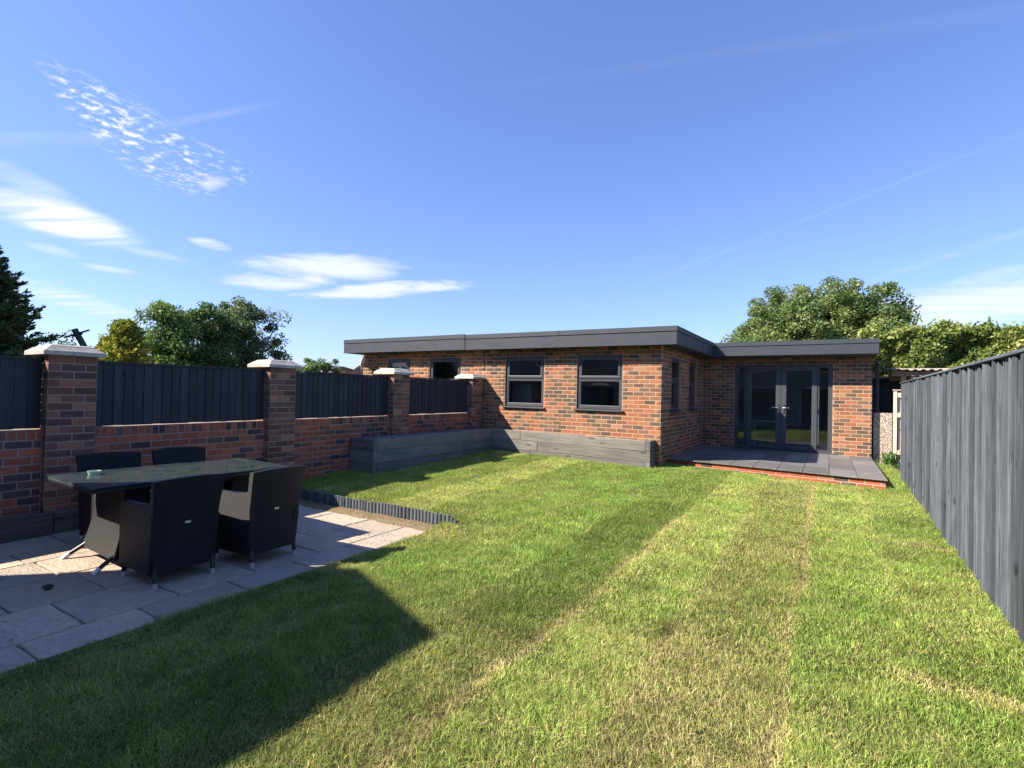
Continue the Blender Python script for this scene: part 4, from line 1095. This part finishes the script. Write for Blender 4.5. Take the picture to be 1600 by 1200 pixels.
def conifer(name, label, px, D, ztop, zbase, rbase, nspray, pal, per=46, size=.13, upturn=.55, thin=1.0, group=None):
    b = np.array(ground_at(px, D)); t = thing(name, label, 'tree', tuple(b), group)
    P = []; Dv = []; tone = []
    for s in range(nspray):
        u = RNG.random()**.8; z = zbase + (ztop-zbase)*u; R = rbase*(1-u)**.75*RNG.uniform(.7, 1.08) + .05
        th = RNG.uniform(0, 2*np.pi); out = np.array([math.cos(th), math.sin(th), upturn*RNG.uniform(.4, 1.3)])
        q = RNG.random(per)**.6
        line = np.array([0, 0, z]) + out*np.array([1, 1, .75])*R*q[:, None]
        wd = .13*thin*(1.15-q)[:, None]; P.append(line + RNG.normal(0, 1, (per, 3))*wd*np.array([1, 1, .45])); Dv.append(np.tile(out, (per, 1))); tone.append(np.full(per, RNG.random())*.5 + q*.5)
    P = np.concatenate(P) + b*[1, 1, 0]; Dv = np.concatenate(Dv); tone = np.clip(np.concatenate(tone)*RNG.uniform(.7, 1.2, len(P)), 0, .999)
    pal = np.array(pal); tt = tone*(len(pal)-1); i = tt.astype(int); f = (tt-i)[:, None]
    cols = pal[i]*(1-f) + pal[np.minimum(i+1, len(pal)-1)]*f
    V, Fq, C = leaf_mesh(name, P, size, .32, cols, up=.5, dirs=Dv)
    o = bpy.data.objects.new('crown', mesh_np('crown', V-b, Fq, 'leaf', C)); link(o, t, tuple(b))
    MB().tube([tuple(b), (b[0], b[1], ztop*.6), (b[0], b[1], ztop*.95)], [.16, .09, .02], 8).obj('trunk', 'bark', t)
    return t
conifer('conifer_tree', 'tall dark conifer with upswept branch tips at the left edge', -55, 15.0, 4.5, .3, 1.75, 900, [(.016, .038, .018), (.03, .062, .026), (.06, .10, .034), (.15, .15, .06)], per=60, size=.14, upturn=.62, thin=1.0)
conifer('golden_conifer', 'low golden yellow-green conifer beside the dark trees behind the wall', 194, 16.0, 3.0, .3, 1.25, 380, [(.05, .10, .02), (.12, .17, .03), (.28, .30, .045), (.45, .40, .06)], per=46, size=.10, upturn=.8)
tree('small_shrub', 'thin feathery far shrub between the conifer and the leaning post', ground_at(85, 21), [lobe(85, 545, 21, .8, .55), lobe(75, 535, 21, .4, .5), lobe(100, 535, 21, .35, .45)], 1500, .075, [(.04, .065, .03), (.08, .11, .05)], trunk_r=.05, clumps=26, clump_r=.22, limbs=18)
tree('golden_shrub', 'small dark yellowish shrub low beside the golden conifer', ground_at(158, 17), [lobe(165, 556, 17, .3, .35)], 2500, .08, [(.03, .05, .015), (.10, .12, .02), (.2, .19, .03)], trunk_r=.05, clumps=16, clump_r=.2)
for nm, lab, px, py, rr in (('far_tree', 'small far dark tree seen just above the navy fence panel', 490, 575, .75), ('far_tree', 'pale low far shrub left of the small distant roof', 517, 582, .4)):
    tree(nm, lab, ground_at(px, 27), [lobe(px, py, 27, rr, .6), lobe(px-8, py+6, 27, rr*.8, .5), lobe(px+9, py+5, 27, rr*.6, .5)], 3200, .10, DG if px < 500 else [(.06, .08, .04), (.12, .14, .07)], trunk_r=.08, clumps=26, clump_r=.26)
# big tree behind the right wing
Db = 20.0
tree('ash_tree', 'big spreading olive-green tree rising behind the door wing roof', ground_at(1290, Db), [lobe(1285, 510, Db, 2.3, 1.35), lobe(1200, 525, Db, 1.25, .85), lobe(1255, 482, Db, 1.2, .75), lobe(1345, 492, Db, 1.25, .85), lobe(1385, 510, Db, .85, .8), lobe(1158, 538, Db, .6, .4), lobe(1225, 500, Db, 1.0, .7), lobe(1175, 520, Db, .7, .5), lobe(1230, 540, Db, 1.6, .6), lobe(1330, 535, Db, 1.7, .7)],
     105000, .085, [(.06, .11, .038), (.115, .175, .06), (.19, .25, .09), (.29, .33, .14)], trunk_r=.22, clumps=330, clump_r=.38, limbs=24, droop=.6, fill=.30)
# tall hedge
hd = thing('tall_hedge', 'tall sunlit yellow-green leafy hedge behind the slate fence and shelter', 'hedge', (8, 8, -.24))
n = 150000; hx0, hx1 = 3.55, 15.0
hx = RNG.uniform(hx0, hx1, n)
top = 3.25 + .045*(hx-4) + (vnoise(hx, hx*0, 1.2, 4)-.5)*.55 + (vnoise(hx, hx*0+9, 4.2, 6)-.5)*.30
u = RNG.random(n); face = u < .80
z = np.where(face, RNG.random(n)**.75*top, top + RNG.normal(0, .07, n))
bul = (vnoise(hx, z, 1.7, 8)-.5)*.55 + (vnoise(hx, z, 4.6, 2)-.5)*.30
y = np.where(face, 7.35 + bul + RNG.exponential(.28, n), RNG.uniform(7.3, 8.9, n))
spr = RNG.random(n) < .025; z = np.where(spr & ~face, top + RNG.random(n)*.30, z)
tone = np.clip(RNG.random(n)*.6 + vnoise(hx, z, 2.2, 3)*.55 - .05, 0, .999)
pal = np.array([(.040, .080, .02), (.095, .155, .035), (.17, .24, .06), (.29, .33, .10), (.38, .36, .15)]); tt = tone*4; i = tt.astype(int); f = (tt-i)[:, None]
cols = pal[i]*(1-f) + pal[np.minimum(i+1, 4)]*f
V, Fq, C = leaf_mesh('hedge', np.stack([hx, y, z], 1), .105, .6, cols, up=.3)
base = np.array([8, 8, -.24]); o = bpy.data.objects.new('foliage', mesh_np('foliage', V-base, Fq, 'leaf', C)); link(o, hd, tuple(base))
m = MB()
for k in range(26):
    xx = hx0 + .3 + k*.44; m.tube([(xx, 8.1, -.24), (xx+random.uniform(-.1, .1), 8.0, 1.4), (xx+random.uniform(-.2, .2), 8.1, 2.9)], [.07, .05, .02], 6)
m.obj('stems', 'bark', hd)
# weeds at the foot of the cream post
wd_ = thing('weed_clump', 'leafy green weed at the foot of the cream fence post', 'plant', (4.0, 3.85, .03))
n = 260; P = RNG.normal(0, 1, (n, 3))*[.07, .06, .09] + [4.0, 3.85, .17]; P[:, 2] = np.maximum(P[:, 2], .05)
V, Fq, C = leaf_mesh('w', P, .075, .6, np.tile([.06, .13, .025], (n, 1))*RNG.uniform(.6, 1.4, (n, 1)), up=.5)
o = bpy.data.objects.new('leaves', mesh_np('leaves', V-np.array([4.0, 3.85, .03]), Fq, 'leaf', C)); link(o, wd_, (4.0, 3.85, .03))
MB().tube([(4.0, 3.85, 0.0), (4.01, 3.85, .22)], [.008, .004], 6).obj('stem', 'bark', wd_)

# ------------------------------------------------------------------ far things behind the wall
D = 14.5; a = pt(142, 560, D); b = pt(116, 514, D)
post = thing('leaning_post', 'dark green leaning post with crossbars against the sky behind the wall', 'post', (a[0]+.55, a[1]+.3, -.24))
d = (b-a)/np.linalg.norm(b-a); foot = a - d*((a[2]+.24)/d[2])
post.location = tuple(foot)
MB().tube([tuple(foot), tuple(b)], .062, 4).obj('pole', 'green_paint', post)
for t, l in ((.84, .26), (.80, .10)):
    c = a*(1-t) + b*t; s = CR*l + np.array([0, 0, .30*l]); MB().tube([tuple(c-s), tuple(c+s)], .02, 4).obj('crossbar', 'green_paint', post)
def far_house(name, label, px0, px1, py_eave, py_ridge, D, mat):
    p0, p1 = pt(px0, py_eave, D), pt(px1, py_eave, D); rz = pt((px0+px1)/2, py_ridge, D)[2]; ez = p0[2]
    c = (p0+p1)/2; h = thing(name, label, 'house', (c[0], c[1], -.24))
    w = np.linalg.norm((p1-p0)[:2])/2; ux = (p1-p0)/np.linalg.norm(p1-p0); uy = np.array([-ux[1], ux[0], 0])
    if uy @ CF < 0: uy = -uy
    def Q(a_, b_, z): q = c + ux*a_ + uy*b_; return (q[0], q[1], z)
    m = MB(); m.hexa([Q(-w, 0, -.24), Q(w, 0, -.24), Q(w, 6, -.24), Q(-w, 6, -.24), Q(-w, 0, ez), Q(w, 0, ez), Q(w, 6, ez), Q(-w, 6, ez)]); m.obj('wall', 'render_wall', h)
    r = MB(); r.v = [Q(-w-.2, -.2, ez+.004), Q(w+.2, -.2, ez+.004), Q(0, -.2, rz), Q(-w-.2, 6.2, ez+.004), Q(w+.2, 6.2, ez+.004), Q(0, 6.2, rz)]
    r.f = [(0, 1, 2), (3, 5, 4), (0, 2, 5, 3), (1, 4, 5, 2), (0, 3, 4, 1)]; r.obj('roof', mat, h)
    q = MB(); q.hexa([Q(-w*.3, -.02, ez-1.4), Q(w*.3, -.02, ez-1.4), Q(w*.3, .06, ez-1.4), Q(-w*.3, .06, ez-1.4), Q(-w*.3, -.02, ez-.3), Q(w*.3, -.02, ez-.3), Q(w*.3, .06, ez-.3), Q(-w*.3, .06, ez-.3)]); q.obj('window', 'dark_metal', h)
far_house('neighbour_house', 'red tiled roof slope peeking out left of the garden room', 546, 640, 588, 548, 24, 'roof_tiles')
far_house('far_shed', 'small distant dark roof just left of the red tiled one', 522, 549, 577, 572.5, 34, 'roof_felt')

# ------------------------------------------------------------------ the house behind the camera (casts the near shadow, mirrored in the panes)
hs_ = thing('house', 'two-storey brick house at the near end of the garden behind the viewer', 'house', (0, -15, -.24))
MB().prism([(-5.685, -.24), (-2.945, -.24), (-2.945, 4.305), (-5.124, 5.085), (-5.685, 4.695)], 'y', -14.0, -11.3).obj('rear_wing', 'house_render', hs_)
MB().box((-5.5, -20, -.24), (5.6, -14.01, 4.6)).obj('wall', 'house_render', hs_)
MB().prism([(-20.3, 4.604), (-13.7, 4.604), (-17, 6.8)], 'x', -5.8, 5.9).obj('roof', 'roof_tiles', hs_)
for a, b, c, d in ((-1.8, .4, -.1, 2.1), (1.5, 4.6, -.1, 2.1), (-1.6, -.2, 2.9, 4.1), (2.0, 3.6, 2.9, 4.1)):
    w = MB(); rect_frame(w, a, b, c, d, .07, -14.0, -13.95); w = w.obj('window', 'white_paint', hs_); box('pane', (a+.06, -13.99, c+.06), (b-.06, -13.97, d-.06), 'dark_metal', w)

nh = thing('neighbour_house', 'brick neighbour house beyond the left wall, behind the viewer, added to darken reflections in the panes', 'house', (-12, -17, -.24))  # unseen house, added so the window panes mirror a dark wall instead of sky
MB().box((-18, -20, -.24), (-5.66, -14.3, 4.5)).obj('wall', 'house_render', nh)
MB().prism([(-20.3, 4.504), (-14.0, 4.504), (-17.2, 6.7)], 'x', -18.3, -5.85).obj('roof', 'roof_tiles', nh)
for a, b, c, d in ((-16, -14, .3, 2.1), (-11, -9, .3, 2.1), (-15.6, -14.4, 2.9, 4.1), (-10.6, -9.4, 2.9, 4.1)):
    w = MB(); rect_frame(w, a, b, c, d, .07, -14.3, -14.25); w = w.obj('window', 'white_paint', nh); box('pane', (a+.06, -14.29, c+.06), (b-.06, -14.27, d-.06), 'dark_metal', w)
# dark shed added as the deep shade in the gap beyond the wing, and what shows inside the garden room
sd_ = thing('shade_shed', 'dark boarded shed added to fill in the deep shade between the garden room and the hedge', 'shed', (3.95, 6.6, -.1))
for i in range(11): MB().box((3.76+i*.14, 6.05, -.2), (3.76+i*.14+.136, 6.075, 2.02)).obj('board', 'fence_navy', sd_)
MB().box((3.76, 6.08, -.2), (5.3, 7.2, 2.0)).obj('body', 'dark_metal', sd_)
MB().prism([(5.9, 2.025), (7.3, 2.025), (7.3, 2.16), (5.9, 2.07)], 'x', 3.72, 5.35).obj('roof', 'roof_felt', sd_)
cb = thing('cupboard', 'pale cupboard seen through the lower pane of the window nearest the pillar', 'cupboard', (-3.5, .75, .18))
MB().box((-3.75, .55, .185), (-3.23, 1.0, 1.70)).obj('carcass', 'plaster', cb, bevel=.004); MB().box((-3.245, .535, .3), (-3.228, .548, 1.62)).obj('handle', 'white_paint', cb)
it = thing('work_table', 'small white table inside the room behind the glazed doors', 'table', (1.5, 5.2, .19))
MB().box((1.1, 4.9, .86), (1.9, 5.4, .90)).obj('top', 'white_paint', it)
for xx in (1.13, 1.87):
    for yy in (4.93, 5.37): MB().box((xx-.02, yy-.02, .19), (xx+.02, yy+.02, .859)).obj('leg', 'white_paint', it)

n = 150; px_ = RNG.uniform(-4.0, -1.05, n); py_ = RNG.uniform(-10.2, -5.6, n)
V, Fq, C = leaf_mesh('litter', np.stack([px_, py_, np.full(n, PATIO_Z+.006)], 1), .022, .5, np.tile([.20, .15, .07], (n, 1))*RNG.uniform(.4, 1.3, (n, 1)), up=6.0)
lo_ = bpy.data.objects.new('leaf_litter', mesh_np('leaf_litter', V, Fq, 'leaf', C)); link(lo_)
tag(lo_, 'scattered tiny dry leaves and grass bits on the paving', 'litter', kind='stuff')
